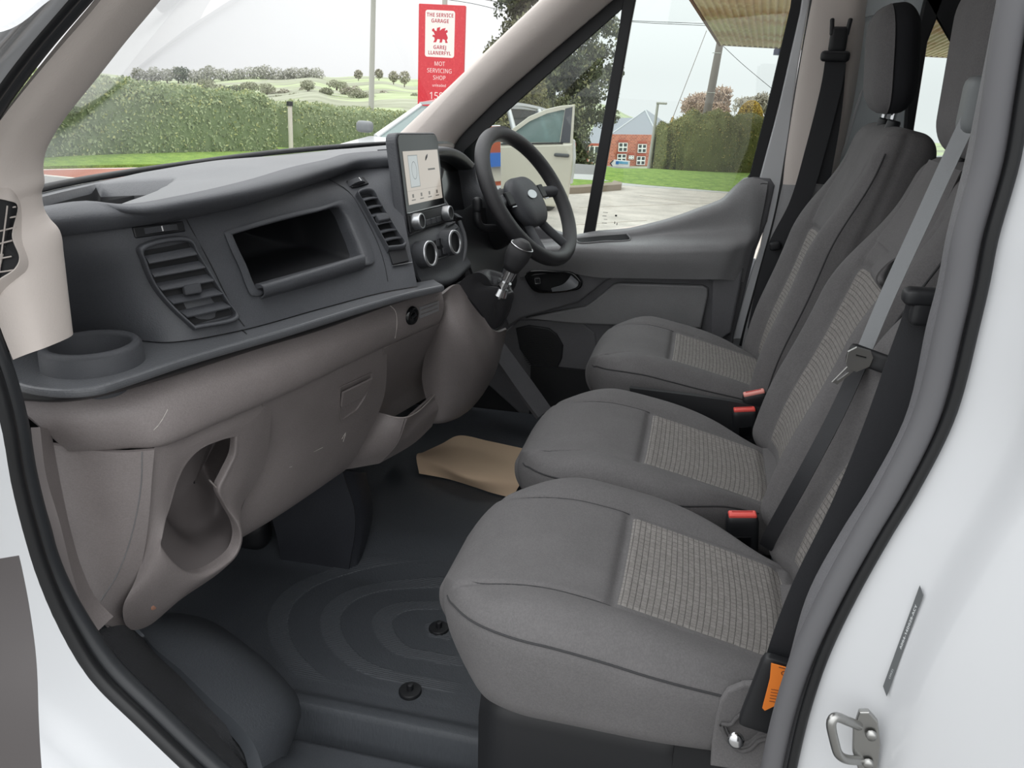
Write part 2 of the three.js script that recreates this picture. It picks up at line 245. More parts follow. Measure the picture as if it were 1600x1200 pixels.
{ // roof and rear of the cab
  const c = structure('ceiling', 'pale headlining above the van seats', 'ceiling');
  mesh('headlining', panel([[V(-0.40, 1.42, -0.66), V(-0.42, 1.47, 0), V(-0.40, 1.42, 0.66)], [V(0.3, 1.50, -0.72), V(0.3, 1.56, 0), V(0.3, 1.50, 0.72)], [V(1.2, 1.50, -0.74), V(1.2, 1.56, 0), V(1.2, 1.50, 0.74)]], { nu: 16, nv: 12, t: 0.03 }), M.cream, c);
  const w = structure('wall_rear', 'pale grey steel panel behind the driver seat', 'wall');
  const pale = mat(S(196, 203, 206), 0.35);
  const wo = [[1455, -80], [1442, 0], [1418, 105], [1411, 200], [1408, 262], [1600, 262], [1640, -80]].map(([x, y]) => AZ(x, y, -0.86)), wh = [[1486, -75], [1473, 0], [1447, 66], [1426, 200], [1424, 245], [1580, 245], [1610, -75]].map(([x, y]) => AZ(x, y, -0.86));
  mesh('panel_sheet', cutZ([V(0.10, 0.0, 0), V(1.2, 0.0, 0), V(1.2, 1.52, 0), V(0.10, 1.52, 0)], -0.88, 0.02, 0, [wh]), pale, w);
  mesh('swage', cutZ([[1345, 140], [1349, 140], [1318, 245], [1313, 245]].map(([x, y]) => AZ(x, y, -0.858)), -0.862, 0.006, 0.001), M.white, w); mesh('swage', cutZ([[1352, -40], [1420, -40], [1412, 10], [1345, 30]].map(([x, y]) => AZ(x, y, -0.855)), -0.862, 0.008, 0.002), pale, w);
  mesh('back_sheet', place(new THREE.BoxGeometry(0.03, 1.7, 1.7), V(1.2, 0.75, 0)), pale, w);
  mesh('rear_floor', place(new THREE.BoxGeometry(0.8, 0.04, 1.7), V(0.85, 0.02, 0)), M.black, w);
  mesh('near_side_sheet', place(new THREE.BoxGeometry(0.95, 1.55, 0.02), V(0.76, 0.75, 0.86)), pale, w);
  // the black-edged window in that panel
  const wi = structure('window_1', 'black-edged side window behind the driver headrest', 'window');
  const o = wo, h = wh;
  mesh('rubber_frame', cutZ(o, -0.860, 0.02, 0.005, [h]), M.black, wi); mesh('pane', cutZ(o, -0.874, 0.004, 0), M.tint, wi);
}
{ // windscreen
  const w = structure('window_2', 'raked windscreen over the dashboard', 'window');
  const base = [V(-1.02, 0.86, 0.80), V(-1.16, 0.85, 0.62), V(-1.36, 0.82, 0.30), V(-1.44, 0.81, 0), V(-1.36, 0.82, -0.35), V(-1.16, 0.85, -0.66), V(-1.0, 0.86, -0.86)];
  const top = [V(-0.42, 1.43, 0.70), V(-0.46, 1.45, 0.5), V(-0.52, 1.47, 0.25), V(-0.54, 1.47, 0), V(-0.52, 1.47, -0.25), V(-0.46, 1.45, -0.5), V(-0.42, 1.43, -0.72)];
  mesh('pane', panel([base, base.map((p, i) => p.clone().lerp(top[i], 0.5).add(V(-0.03, 0.02, 0))), top], { nu: 30, nv: 14, t: 0 }), M.glass, w);
  mesh('header', panel([top, top.map(p => p.clone().add(V(0.10, 0.03, 0)))], { nu: 20, nv: 3, t: 0.02 }), M.cream, w);
  mesh('scuttle', panel([base.map(p => p.clone().add(V(-0.02, -0.01, 0))), base.map(p => p.clone().add(V(0.05, -0.06, 0)))], { nu: 24, nv: 3, t: 0.01 }), M.black, w);
}
{ // near A-pillar: cream trim with its side vent
  const t = structure('trim_1', 'cream plastic trim of the near windscreen pillar', 'trim');
  const right = pts([[300, -80, 'z', 0.76], [236, 0, 'z', 0.77], [190, 55, 'z', 0.775], [142, 116, 'z', 0.78], [100, 168, 'z', 0.785], [76, 203, 'z', 0.785], [61, 235, 'z', 0.785], [57, 262, 'z', 0.785], [59, 284, 'z', 0.785], [55, 300, 'z', 0.785], [60, 330, 'z', 0.785], [70, 347, 'z', 0.785], [84, 364, 'z', 0.785], [90, 400, 'z', 0.785], [96, 450, 'z', 0.785], [105, 523, 'z', 0.785]]);
  const left = pts([[206, -80, 'z', 0.835], [147, 0, 'z', 0.835], [105, 50, 'z', 0.835], [55, 112, 'z', 0.835], [5, 178, 'z', 0.835], [-30, 230, 'z', 0.835], [-45, 270, 'z', 0.835], [-50, 300, 'z', 0.835], [-50, 325, 'z', 0.835], [-48, 345, 'z', 0.835], [-40, 370, 'z', 0.835], [-32, 395, 'z', 0.835], [-25, 420, 'z', 0.835], [-8, 470, 'z', 0.835], [5, 510, 'z', 0.835], [24, 560, 'z', 0.835]]);
  const mid = right.map((p, i) => p.clone().lerp(left[i], 0.5).add(V(0.012, 0.004, 0.012)));
  const front = right.map((p, i) => p.clone().add(V(-0.05, -0.01, -0.02)));
  mesh('pillar_cover', panel([front, right, mid, left], { nu: 90, nv: 24, t: 0.006 }), M.cream, t);
  const surf = panel([right, mid, left], { nu: 60, nv: 14, t: 0 });
  const ring = [[-34, 300], [8, 304], [16, 315], [22, 370], [32, 400], [30, 415], [8, 436], [-20, 452], [-34, 440]].map(([x, y]) => onSurf(surf, x, y, 0.013));
  const big = [[-40, 285], [12, 288], [28, 310], [36, 370], [46, 410], [42, 425], [10, 455], [-20, 470], [-40, 460]].map(([x, y]) => onSurf(surf, x, y, 0.004));
  const lip = ring.map(p => p.clone().add(V(0.002, 0, 0.004)));
  const v = mesh('demister_vent', panel([loop(big), loop(lip), loop(ring)], { nu: 60, nv: 6, linU: false, t: 0 }), M.cream, t, 'small side window demister vent');
  const c = ring.reduce((a, p) => a.add(p), V(0, 0, 0)).multiplyScalar(1 / ring.length);
  mesh('grille_back', panel([loop(ring), loop(ring.map(p => p.clone().lerp(c, 0.98)))], { nu: 40, nv: 3, t: 0 }), M.deep, v);
  for (let k = 0; k < 6; k++) { const y = 318 + 20 * k; mesh('grille_bar', rod(onSurf(surf, -20, y + 8, 0.0145), onSurf(surf, 14 + k * 2.6, y, 0.0145), 0.0009, 0.0009, 6), M.cream, v); }
  mesh('grille_bar', rod(onSurf(surf, 5, 312, 0.0145), onSurf(surf, 10, 430, 0.0145), 0.0009, 0.0009, 6), M.cream, v);
  // kick panel strip beside the dashboard end
  mesh('kick_strip', panel([pts([[66, 674, 'z', 0.76], [82, 760, 'z', 0.765], [97, 830, 'z', 0.77], [115, 890, 'z', 0.775], [140, 940, 'z', 0.775], [170, 968, 'z', 0.77]]), pts([[48, 668, 'z', 0.80], [58, 745, 'z', 0.805], [80, 822, 'z', 0.81], [100, 900, 'z', 0.81], [118, 955, 'z', 0.81], [137, 994, 'z', 0.81]])], { nu: 30, nv: 5, t: 0.01 }), M.grey, t);
}
{ // door opening, near side: rubber seal, white body round it
  const s = structure('trim_2', 'black rubber seal round the passenger door opening', 'trim');
  const seal = (list, r1) => tube(pts(list), r1, 80, 12);
  const A = [[160, -60], [100, 10], [62, 55], [20, 110], [-30, 185], [-65, 260], [-75, 330], [-60, 420], [-25, 510], [5, 590], [24, 660], [38, 740], [58, 820], [80, 890], [115, 960], [170, 1040], [245, 1115], [340, 1205], [420, 1270]].map(p => [...p, 'z', 0.845]);
  mesh('seal_bulb', [seal(A, 0.0135)], M.seal, s);
  const A2 = A.map(([x, y], i) => [x - 14 + (i > 14 ? -6 : 0), y + (i > 13 ? 14 : 4), 'z', 0.866]); mesh('seal_lip', seal(A2, 0.010), M.rubber, s);
  const B1 = [[1470, -60], [1480, 0]];
  const bl = [[1574, -60], [1555, 40], [1534, 145], [1512, 250], [1484, 362], [1468, 445], [1452, 505], [1420, 646], [1361, 760], [1318, 828], [1266, 925], [1237, 1031], [1211, 1127], [1199, 1196], [1190, 1260]];
  const br = [[1640, -60], [1620, 40], [1602, 150], [1585, 250], [1551, 372], [1538, 440], [1523, 505], [1486, 646], [1430, 760], [1388, 830], [1335, 925], [1290, 1020], [1260, 1110], [1240, 1196], [1228, 1260]];
  const rowL = bl.map(([x, y]) => AZ(x, y, 0.795)), rowR = br.map(([x, y]) => AZ(x, y, 0.862));
  const rowM = rowL.map((p, i) => p.clone().lerp(rowR[i], 0.55).add(V(-0.010, 0, 0.012)));
  const deepRow = rowL.map(p => p.clone().add(V(0.06, 0, -0.012)));
  const t = structure('trim_3', 'mid grey plastic trim of the near door pillar', 'trim');
  mesh('pillar_cover', panel([deepRow, rowL, rowM, rowR], { nu: 80, nv: 30, t: 0.006 }), mat(S(130, 130, 134), 0.5, grain), t);
  const ridge = br.map(([x, y], i) => AZ(x - 34 + i * 0.6, y + 2, 0.853).add(V(-0.006, 0, 0.006))); mesh('seal_bulb', tube(ridge, 0.0105, 80, 12), M.sealGrey, s);
  mesh('seal_lip', tube(rowR.map(p => p.clone().add(V(-0.002, 0, 0.004))), 0.005, 80, 8), M.rubber, s);
  // white body: front hinge pillar and rear jamb
  const b = structure('wall_near', 'white painted body round the passenger door opening', 'wall');
  const jl = rowR.map(p => p.clone().add(V(0.002, 0, 0.001)));
  const jm = br.map(([x, y], i) => AZ(x + 95, y + 20, 0.885)), jn = br.map(([x, y], i) => AZ(x + 185, y + 35, 0.93)), jo = br.map(([x, y], i) => AZ(x + 330, y + 60, 0.955));
  mesh('rear_jamb', panel([jl, jm, jn, jo, jo.map(p => p.clone().add(V(0.3, 0, 0.01)))], { nu: 60, nv: 40, t: 0.004 }), M.white, b);
  const al = A2.map(([x, y]) => AZ(x - 6, y + 6, 0.872)), am = A2.map(([x, y], i) => AZ(x - 75, y + 50, 0.90)), an = A2.map(([x, y], i) => AZ(x - 150, y + 100, 0.95));
  mesh('front_jamb', panel([al, am, an, an.map(p => p.clone().add(V(-0.2, -0.02, 0.02)))], { nu: 60, nv: 30, t: 0.004 }), M.white, b);
  // striker and sticker
  const so = AZ(1348, 1150, 0.90), st = thing('door_striker', 'bare steel door striker loop bolted to the white door jamb', 'striker');
  const pl = [[1343, 1112], [1358, 1112], [1372, 1128], [1376, 1165], [1370, 1215], [1345, 1215], [1332, 1175], [1333, 1140]].map(([x, y]) => AZ(x, y, 0.905)); mesh('base_plate', cutPlane(pl, so, QX, QY, 0.006, 0.0015), M.steel, st);
  for (const [x, y] of [[1361, 1148], [1356, 1192]]) mesh('bolt', place(lathe([[0, 0.004], [0.004, 0.004], [0.005, 0.0]], 12), AZ(x, y, 0.908), rotE(Math.PI / 2, 0, 0)), M.steel, st);
  mesh('loop', tube(pts([[1342, 1134, 'z', 0.905], [1325, 1127, 'z', 0.915], [1304, 1121, 'z', 0.925], [1299, 1128, 'z', 0.928], [1304, 1160, 'z', 0.928], [1310, 1178, 'z', 0.926], [1322, 1186, 'z', 0.918], [1348, 1189, 'z', 0.905]]), 0.0042, 50, 10), M.steel, st);
  const cv = document.createElement('canvas'); cv.width = 64; cv.height = 512; const cx = cv.getContext('2d'); cx.fillStyle = '#5c5f61'; cx.fillRect(0, 0, 64, 512); cx.fillStyle = '#c9ccce'; cx.save(); cx.translate(32, 235); cx.rotate(-Math.PI / 2); cx.font = 'bold 30px sans-serif'; cx.textAlign = 'center'; cx.textBaseline = 'middle'; cx.fillText('A064-14D028-ACY', 40, 2, 220); cx.font = '22px sans-serif'; cx.fillText('(3K2)', -200, 2); cx.restore();
  const tx = new THREE.CanvasTexture(cv); tx.colorSpace = THREE.SRGBColorSpace;
  const q = [[1440, 914], [1446, 930], [1389, 1087], [1383, 1071]].map(([x, y]) => AZ(x, y, 0.91)); 
  const jambG = b.children[0].geometry, Q = [[1440, 914], [1446, 930], [1389, 1087], [1383, 1071]].map(([x, y]) => onSurf(jambG, x, y, 0.0025));
  const sg = panel([[Q[3], Q[0]], [Q[2], Q[1]]], { nu: 12, nv: 3, t: 0.0004 }); { const uv = sg.attributes.uv, p = sg.attributes.position, L = Q[0].distanceTo(Q[3]), dl = Q[0].clone().sub(Q[3]).normalize(), dw = Q[1].clone().sub(Q[0]); dw.addScaledVector(dl, -dw.dot(dl)); const W = dw.length(); dw.normalize(); for (let i = 0; i < uv.count; i++) { const w = V().fromBufferAttribute(p, i).sub(Q[3]); uv.setXY(i, w.dot(dw) / W, w.dot(dl) / L); } }
  solo('part_number_sticker', sg, mat(new THREE.Color(1, 1, 1), 0.5, { map: tx }), 'thin dark sticker with pale lettering on the white door jamb', 'sticker');
  // inner edge of the opened passenger door, low at the left
  const d = structure('door_1', 'lower corner of the opened passenger door, dark plastic', 'door');
  mesh('door_shell', panel([pts([[-20, 880, 'z', 1.12], [18, 985, 'z', 1.13], [45, 1080, 'z', 1.14], [66, 1210, 'z', 1.15]]), pts([[-90, 880, 'z', 1.15], [-70, 985, 'z', 1.16], [-60, 1080, 'z', 1.17], [-50, 1210, 'z', 1.18]])], { nu: 20, nv: 6, t: 0.03 }), mat(S(92, 88, 88), 0.5), d);
}
// ------------------------------------------------------------------ dashboard
const dash = thing('dashboard', 'black and grey van dashboard with open cubby, vents and screen', 'dashboard');
{
  // top roll and top deck
  const rollLow = pts([[20, 372, 'z', 0.75], [85, 365, 'y', 0.87], [190, 352, 'y', 0.87], [300, 335, 'y', 0.872], [400, 312, 'y', 0.88], [470, 290, 'y', 0.885], [525, 272, 'y', 0.89], [550, 263, 'y', 0.895], [610, 257, 'y', 0.90], [660, 254, 'y', 0.90]]), ftEnd = 9;
  const rollTop = pts([[20, 345, 'z', 0.76], [62, 337, 'y', 0.895], [150, 323, 'y', 0.895], [215, 328, 'y', 0.892], [300, 314, 'y', 0.897], [400, 290, 'y', 0.903], [470, 268, 'y', 0.907], [525, 255, 'y', 0.91], [555, 246, 'y', 0.914], [610, 241, 'y', 0.916], [660, 238, 'y', 0.916]]);
  const rt = resample(rollTop, 40), rl = resample(rollLow, 40), rm = rt.map((p, i) => p.clone().lerp(rl[i], 0.5).add(V(0.012, 0.003, 0.006)));
  mesh('top_roll', panel([rt.map(p => p.clone().add(V(-0.02, 0.002, -0.004))), rt, rm, rl, rl.map(p => p.clone().add(V(-0.012, -0.002, -0.004)))], { nu: 40, nv: 20, keep: true, t: 0.004 }), M.dash, dash);
  // deck behind the roll: rises over the middle, long tray sunk near the windscreen
  const deckBack = [V(-1.05, 0.872, 0.78), V(-1.12, 0.868, 0.66), V(-1.24, 0.858, 0.48), V(-1.33, 0.85, 0.28), V(-1.38, 0.845, 0.08), V(-1.38, 0.845, -0.15), V(-1.30, 0.855, -0.42), V(-1.16, 0.865, -0.64), V(-1.02, 0.87, -0.80)];
  const deckFront = [...rt.filter((_, i) => i % 3 === 0), V(-0.80, 0.92, -0.20), V(-0.80, 0.91, -0.45), V(-0.86, 0.88, -0.70), V(-0.90, 0.87, -0.80)].map(p => p.clone().add(V(-0.006, 0.002, 0)));
  const F = resample(deckFront, 160), B = resample(deckBack, 160);
  const deckAt = (s, t, lift = 0) => { const i = Math.min(158, Math.floor(s * 159)), f = s * 159 - i, p = F[i].clone().lerp(F[i + 1], f).lerp(B[i].clone().lerp(B[i + 1], f), t);
    const t0 = 0.10 + 2.2 * Math.max(0, s - 0.1) ** 1.6; p.y -= 0.06 * sst(t0, t0 + 0.03, t) * (1 - sst(0.86, 0.89, t)) * sst(0.075, 0.10, s) * (1 - sst(0.42, 0.45, s)); p.y += 0.012 * sst(0.43, 0.5, s) * (1 - sst(0.62, 0.75, s)) * sst(0.1, 0.4, t) * (1 - sst(0.7, 1, t)); p.y += lift; return p; };
  const deckRows = (s0, s1, t0, t1, n, m, lift) => Array.from({ length: m }, (_, j) => Array.from({ length: n }, (_, i) => deckAt(s0 + (s1 - s0) * i / (n - 1), t0 + (t1 - t0) * j / (m - 1), lift)));
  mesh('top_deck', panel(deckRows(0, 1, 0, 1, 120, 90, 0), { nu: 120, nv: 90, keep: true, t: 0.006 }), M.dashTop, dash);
  mesh('tray_liner', panel(Array.from({ length: 50 }, (_, j) => Array.from({ length: 60 }, (_, i) => { const s = 0.088 + 0.348 * i / 59, t0 = 0.112 + 2.2 * Math.max(0, s - 0.1) ** 1.6; return deckAt(s, t0 + (0.879 - t0) * j / 49, 0.003); })), { nu: 60, nv: 50, keep: true, t: 0 }), M.deep, dash, 'dark sunken tray along the windscreen');
  mesh('deck_edge', tube(resample(deckBack.map(p => p.clone().add(V(0.004, 0.008, 0))), 30), 0.007, 90, 8), M.rubber, dash);

  // shelf along the front with its cup holder
  const fr = [[-12, 560], [10, 590], [28, 602], [60, 609], [105, 612], [150, 608], [210, 590], [300, 560], [440, 520], [560, 483], [640, 460], [694, 448]];
  const bk = [[678, 438], [600, 452], [500, 478], [400, 500], [330, 505], [269, 515], [200, 515], [106, 518], [37, 545]];
  const sh = [...resample(along('y', 0.70, fr), 60), ...along('y', 0.70, bk)], up = p => V(p.x, -p.z, 0);
  const holder = AY(143, 545, 0.722), HC = V(holder.x, 0.70, holder.z);
  const hole = Array.from({ length: 28 }, (_, i) => V(HC.x + 0.047 * Math.cos(i / 28 * 2 * Math.PI), 0.7, HC.z + 0.047 * Math.sin(i / 28 * 2 * Math.PI)));
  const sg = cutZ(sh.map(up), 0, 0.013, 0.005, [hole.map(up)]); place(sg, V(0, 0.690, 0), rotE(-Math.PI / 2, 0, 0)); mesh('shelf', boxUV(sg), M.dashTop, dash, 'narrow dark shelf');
  const cup = mesh('cup_holder', place(lathe([[0.0, -0.062], [0.044, -0.06], [0.047, -0.05], [0.0475, 0.026], [0.0505, 0.031], [0.056, 0.031], [0.0605, 0.026], [0.062, 0.0], [0.062, -0.004], [0.052, -0.006]], 48), HC), M.dash, dash, 'round cup holder in the shelf end');
  mesh('cup_floor', place(new THREE.CylinderGeometry(0.045, 0.045, 0.004, 32), V(HC.x, 0.642, HC.z)), M.deep, cup);
  // rubber nosing below the shelf edge
  const nb = along('y', 0.675, [[-8, 590], [14, 619], [50, 622], [94, 622], [150, 614], [250, 587], [400, 541], [500, 512], [612, 472], [684, 450]]), nt = along('y', 0.69, [[-12, 566], [10, 597], [40, 608], [103, 615], [150, 611], [219, 592], [387, 537], [500, 501], [612, 466], [692, 449]]);
  const A = resample(nt, 50), C = resample(nb, 50); mesh('rubber_nosing', panel([A.map(p => p.clone().add(V(-0.01, 0.003, -0.006))), A, A.map((p, i) => p.clone().lerp(C[i], 0.5).add(V(0.005, 0, 0.006))), C, C.map(p => p.clone().add(V(-0.02, 0, -0.012)))], { nu: 50, nv: 14, keep: true, t: 0.004 }), M.rubber, dash);
  for (const px of [[388, 527], [300, 556]].slice(0, 1)) mesh('shelf_joint', tube([AY(px[0] - 14, px[1] - 14, 0.7028), AY(px[0] - 4, px[1] - 6, 0.7028), AY(px[0] + 2, px[1] + 4, 0.699)], 0.0012, 8, 6), M.deep, dash);

  // grey band under the nosing
  const s1 = along('y', 0.673, [[14, 621], [94, 623], [150, 616], [230, 594], [330, 565], [450, 529], [560, 492], [640, 464], [686, 451]]);
  const s3 = [...pts([[106, 698, 'y', 0.60], [158, 698, 'y', 0.60], [203, 694, 'y', 0.60], [252, 690, 'y', 0.60]]), ...along('y', 0.60, [[344, 653], [470, 599], [575, 549], [640, 520], [682, 502]])];
  const s2 = s1.map((p, i) => p.clone().lerp(s3[i], 0.5).add(V(0.012, 0.006, 0.010))), s4 = s3.map(p => p.clone().add(V(-0.03, -0.006, -0.012)));
  const bandG = panel([s1, s2, s3, s4], { nu: 60, nv: 26, t: 0.005 }); mesh('grey_band', bandG, M.grey, dash);
  mesh('band_end', panel([[s1[0], s3[0]], [s1[0].clone().add(V(-0.03, -0.02, -0.05)), s3[0].clone().add(V(-0.04, -0.005, -0.04))]], { nu: 8, nv: 4, t: 0.004 }), M.grey, dash);
  mesh('band_seam', tube([[608, 474], [617, 485], [620, 505], [617, 528]].map(([x, y]) => onSurf(bandG, x, y, 0.0003)), 0.0011, 12, 6), mat(S(165, 158, 155), 0.5), dash);
  const sock = onSurf(bandG, 643, 493, 0.0), sq = new THREE.Quaternion().setFromUnitVectors(QY, sock.n);
  const so = mesh('power_socket', place(lathe([[0, 0.004], [0.008, 0.005], [0.013, 0.006], [0.0165, 0.005], [0.018, 0.0]], 28), sock, sq), M.gloss, dash, 'round black power socket cover'); mesh('socket_tab', place(rbox(0.005, 0.004, 0.014, 0.001), sock.clone().addScaledVector(sock.n, 0.006), sq), M.black, so);
  const rec = [[654, 480], [684, 470], [684, 485], [655, 497]].map(([x, y]) => onSurf(bandG, x, y, 0.001)); mesh('label_recess', panel([[rec[0], rec[1]], [rec[3], rec[2]]], { nu: 6, nv: 3, t: 0.002 }), M.greyDoor, dash);
  for (let k = 0; k < 2; k++) mesh('recess_line', rod(onSurf(bandG, 656, 485 + k * 6, 0.003), onSurf(bandG, 682, 475 + k * 6, 0.003), 0.0009, 0.0009, 6), M.grey, dash);

  // glove box lid
  const gt = along('y', 0.60, [[417, 622], [470, 599], [540, 567], [611, 533]]), gb = pts([[346, 852, 'y', 0.33], [425, 806, 'y', 0.33], [480, 770, 'y', 0.33], [534, 733, 'y', 0.33]]);
  const gm = pts([[400, 708, 'x', -0.838], [470, 683, 'x', -0.805], [540, 655, 'x', -0.78], [592, 632, 'x', -0.762]]);
  gt.forEach(p => { p.x -= 0.012; p.y -= 0.004; });
  const glove = panel([gt, gm, gb, gb.map(p => p.clone().add(V(-0.04, -0.01, -0.02)))], { nu: 40, nv: 30, t: 0.006 }); mesh('glove_box_lid', glove, M.grey, dash, 'plain grey glove box lid with scuffs');
  const pullO = [[529, 604], [581, 580], [580, 592], [568, 622], [556, 640], [531, 657], [528, 640]], po = pullO.map(([x, y]) => onSurf(glove, x, y, 0.003)), pc = po.map(p => p.clone().lerp(po.reduce((a, q) => a.add(q), V()).multiplyScalar(1 / 7), 0.12).add(V(-0.014, 0, -0.004)));
  const pull = mesh('glove_box_pull', panel([loop(po), loop(pc)], { nu: 44, nv: 4, linU: true, t: 0.001 }), M.grey, dash);
  const cc = pc.reduce((a, q) => a.add(q), V()).multiplyScalar(1 / 7); mesh('pull_flap', panel([[onSurf(glove, 530, 610, 0.006), onSurf(glove, 576, 588, 0.006)], [onSurf(glove, 530, 634, 0.002), onSurf(glove, 566, 616, 0.002)]], { nu: 8, nv: 4, t: 0.004 }), M.grey, pull);
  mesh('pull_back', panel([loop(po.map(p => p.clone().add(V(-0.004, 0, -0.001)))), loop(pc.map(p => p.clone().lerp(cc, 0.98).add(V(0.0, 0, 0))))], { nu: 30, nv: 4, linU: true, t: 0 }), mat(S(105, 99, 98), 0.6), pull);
  const scuff = mat(S(190, 184, 180), 0.8);
  for (const [a, b] of [[[490, 706], [504, 699]], [[534, 686], [540, 676]], [[540, 678], [536, 690]], [[452, 730], [456, 729]]]) mesh('scuff', rod(onSurf(glove, ...a, 0.0003), onSurf(glove, ...b, 0.0003), 0.0004, 0.0006, 5), scuff, dash);
  for (const [a, b] of [[[262, 640], [254, 655]], [[254, 655], [247, 665]], [[247, 665], [240, 672]]]) mesh('scuff', rod(onSurf(bandG, ...a, 0.0003), onSurf(bandG, ...b, 0.0003), 0.0007, 0.0004, 5), scuff, dash);

  // end panel with the bottle pocket
  const a0 = AZ(240, 697, 0.70), c0 = AZ(203, 980, 0.70), t0 = gt[0].clone().add(V(0.005, 0, 0)), n0 = planeN(a0, c0, t0), PP = (x, y, o = 0) => onPlane(x, y, a0, n0, o);
  const hole0 = [[369, 682, 0.004], [345, 688, 0.005], [312, 703, 0.006], [292, 724, 0.006], [278, 752, 0.008], [265, 795, 0.012], [252, 832, 0.02], [250, 846, 0.026], [262, 868, 0.034], [282, 888, 0.038], [298, 896, 0.04], [318, 895, 0.04], [345, 880, 0.038], [364, 862, 0.034], [371, 842, 0.03], [368, 820, 0.024], [352, 790, 0.014], [342, 765, 0.010], [352, 742, 0.006], [366, 712, 0.004]];
  const outer0 = [[424, 624, -0.003], [350, 656, 0], [285, 682, 0], [242, 698, 0.002], [238, 730, 0.004], [234, 790, 0.006], [226, 850, 0.01], [212, 905, 0.014], [192, 950, 0.014], [205, 984, 0.012], [232, 978, 0.016], [282, 937, 0.026], [344, 894, 0.034], [369, 868, 0.034], [379, 840, 0.030], [376, 812, 0.022], [378, 790, 0.006], [404, 745, 0.0], [417, 710, -0.003], [423, 660, -0.003]];
  const H = hole0.map(([x, y, o]) => PP(x, y, o)), O = outer0.map(([x, y, o]) => PP(x, y, o));
  const lip = H.map((p, i) => p.clone().lerp(O[i], 0.10).addScaledVector(n0, i > 5 && i < 16 ? 0.006 : 0.001)), inn = H.map((p, i) => p.clone().addScaledVector(n0, -0.012));
  const pk = mesh('bottle_pocket', panel([loop(O), loop(O.map((p, i) => p.clone().lerp(lip[i], 0.6).addScaledVector(n0, 0.002))), loop(lip), loop(H), loop(inn)], { nu: 120, nv: 22, t: 0 }), M.grey, dash, 'grey end panel with open bottle pocket');
  const ctr = PP(318, 800), deep1 = H.map((p, i) => p.clone().lerp(ctr, 0.10).add(V(-0.035, 0, -0.05))), deep2 = H.map((p, i) => p.clone().lerp(ctr, 0.22).add(V(-0.075, -0.005, -0.085)));
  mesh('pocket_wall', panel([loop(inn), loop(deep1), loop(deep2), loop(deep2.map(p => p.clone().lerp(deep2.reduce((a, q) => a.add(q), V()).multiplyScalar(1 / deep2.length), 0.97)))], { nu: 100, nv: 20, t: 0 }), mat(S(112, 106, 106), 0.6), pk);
  mesh('pocket_edge', tube([[327, 750], [340, 764], [352, 780], [362, 800], [368, 822]].map(([x, y]) => PP(x, y, 0.004)), 0.0012, 16, 6), mat(S(165, 158, 155), 0.5), pk);
  // side of the dashboard end, facing the door
  const s_r = pts([[242, 700, 'z', 0.70], [238, 740, 'z', 0.702], [233, 800, 'z', 0.704], [224, 860, 'z', 0.706], [206, 920, 'z', 0.708], [186, 960, 'z', 0.708], [200, 986, 'z', 0.702]]), s_l = pts([[74, 690, 'z', 0.735], [80, 740, 'z', 0.735], [97, 805, 'z', 0.735], [113, 866, 'z', 0.735], [130, 920, 'z', 0.735], [148, 958, 'z', 0.735], [170, 978, 'z', 0.73]]);
  const sm = s_r.map((p, i) => p.clone().lerp(s_l[i], 0.25).add(V(0, 0, 0.012))), side = panel([s_r, sm, s_r.map((p, i) => p.clone().lerp(s_l[i], 0.5).add(V(0, 0, 0.012))), s_l], { nu: 40, nv: 20, t: 0.006 });
  mesh('end_side', side, M.grey, dash); mesh('end_seam', tube([[222, 706], [221, 750], [214, 800], [200, 855], [182, 900], [158, 938]].map(([x, y]) => onSurf(side, x, y, 0.0002)), 0.0009, 30, 5), M.greyDoor, dash);
  mesh('rust_mark', place(lathe([[0, 0.0012], [0.006, 0.001], [0.007, 0]], 10), PP(242, 947, 0.0265), new THREE.Quaternion().setFromUnitVectors(QY, n0)), mat(S(176, 130, 110), 0.9), pk);

  // open pocket in the middle
  const wall = panel([pts([[596, 541, 'y', 0.595], [640, 521, 'y', 0.595], [690, 500, 'y', 0.595]]), pts([[575, 648, 'x', -0.81], [630, 610, 'x', -0.79], [668, 590, 'x', -0.775]]), pts([[560, 680, 'x', -0.82], [630, 640, 'x', -0.79], [680, 610, 'x', -0.775]])], { nu: 20, nv: 20, t: 0.006 });
  mesh('pocket_back', wall, M.grey, dash);
  const pr = pts([[585, 645, 'y', 0.405], [633, 653, 'y', 0.40], [701, 594, 'y', 0.41]]), pb = pts([[532, 732, 'y', 0.315], [590, 722, 'y', 0.30], [645, 690, 'y', 0.31], [672, 665, 'y', 0.33]]);
  mesh('tray_pocket', [panel([[pr[0], pr[0].clone().lerp(pr[1], 0.5), pr[1]], [AX(557, 695, -0.80), AX(585, 700, -0.778), AX(615, 695, -0.752)], [pb[0], pb[0].clone().lerp(pb[1], 0.5), pb[1]]], { nu: 14, nv: 14, t: 0.005 }), panel([[pr[1], pr[1].clone().lerp(pr[2], 0.5), pr[2]], [AX(617, 693, -0.75), AX(648, 665, -0.725), AX(685, 632, -0.70)], [pb[1], pb[2], pb[3]]], { nu: 14, nv: 14, t: 0.005 }), panel([[pb[0].clone().add(V(-0.06, 0.02, -0.02)), pb[2].clone().add(V(-0.06, 0.02, -0.05))], [pb[0], pb[2]]], { nu: 6, nv: 4, t: 0.004 })], M.grey, dash, 'open grey tray pocket');
  mesh('tray_rim', tube([...pr].map(p => p.clone().add(V(0, 0.001, 0))), 0.0016, 30, 6), mat(S(165, 158, 155), 0.45), dash);
  mesh('tray_rim', tube(pts([[660, 588, 'y', 0.42], [690, 588, 'y', 0.415], [701, 594, 'y', 0.41]]), 0.0014, 12, 6), mat(S(165, 158, 155), 0.45), dash);

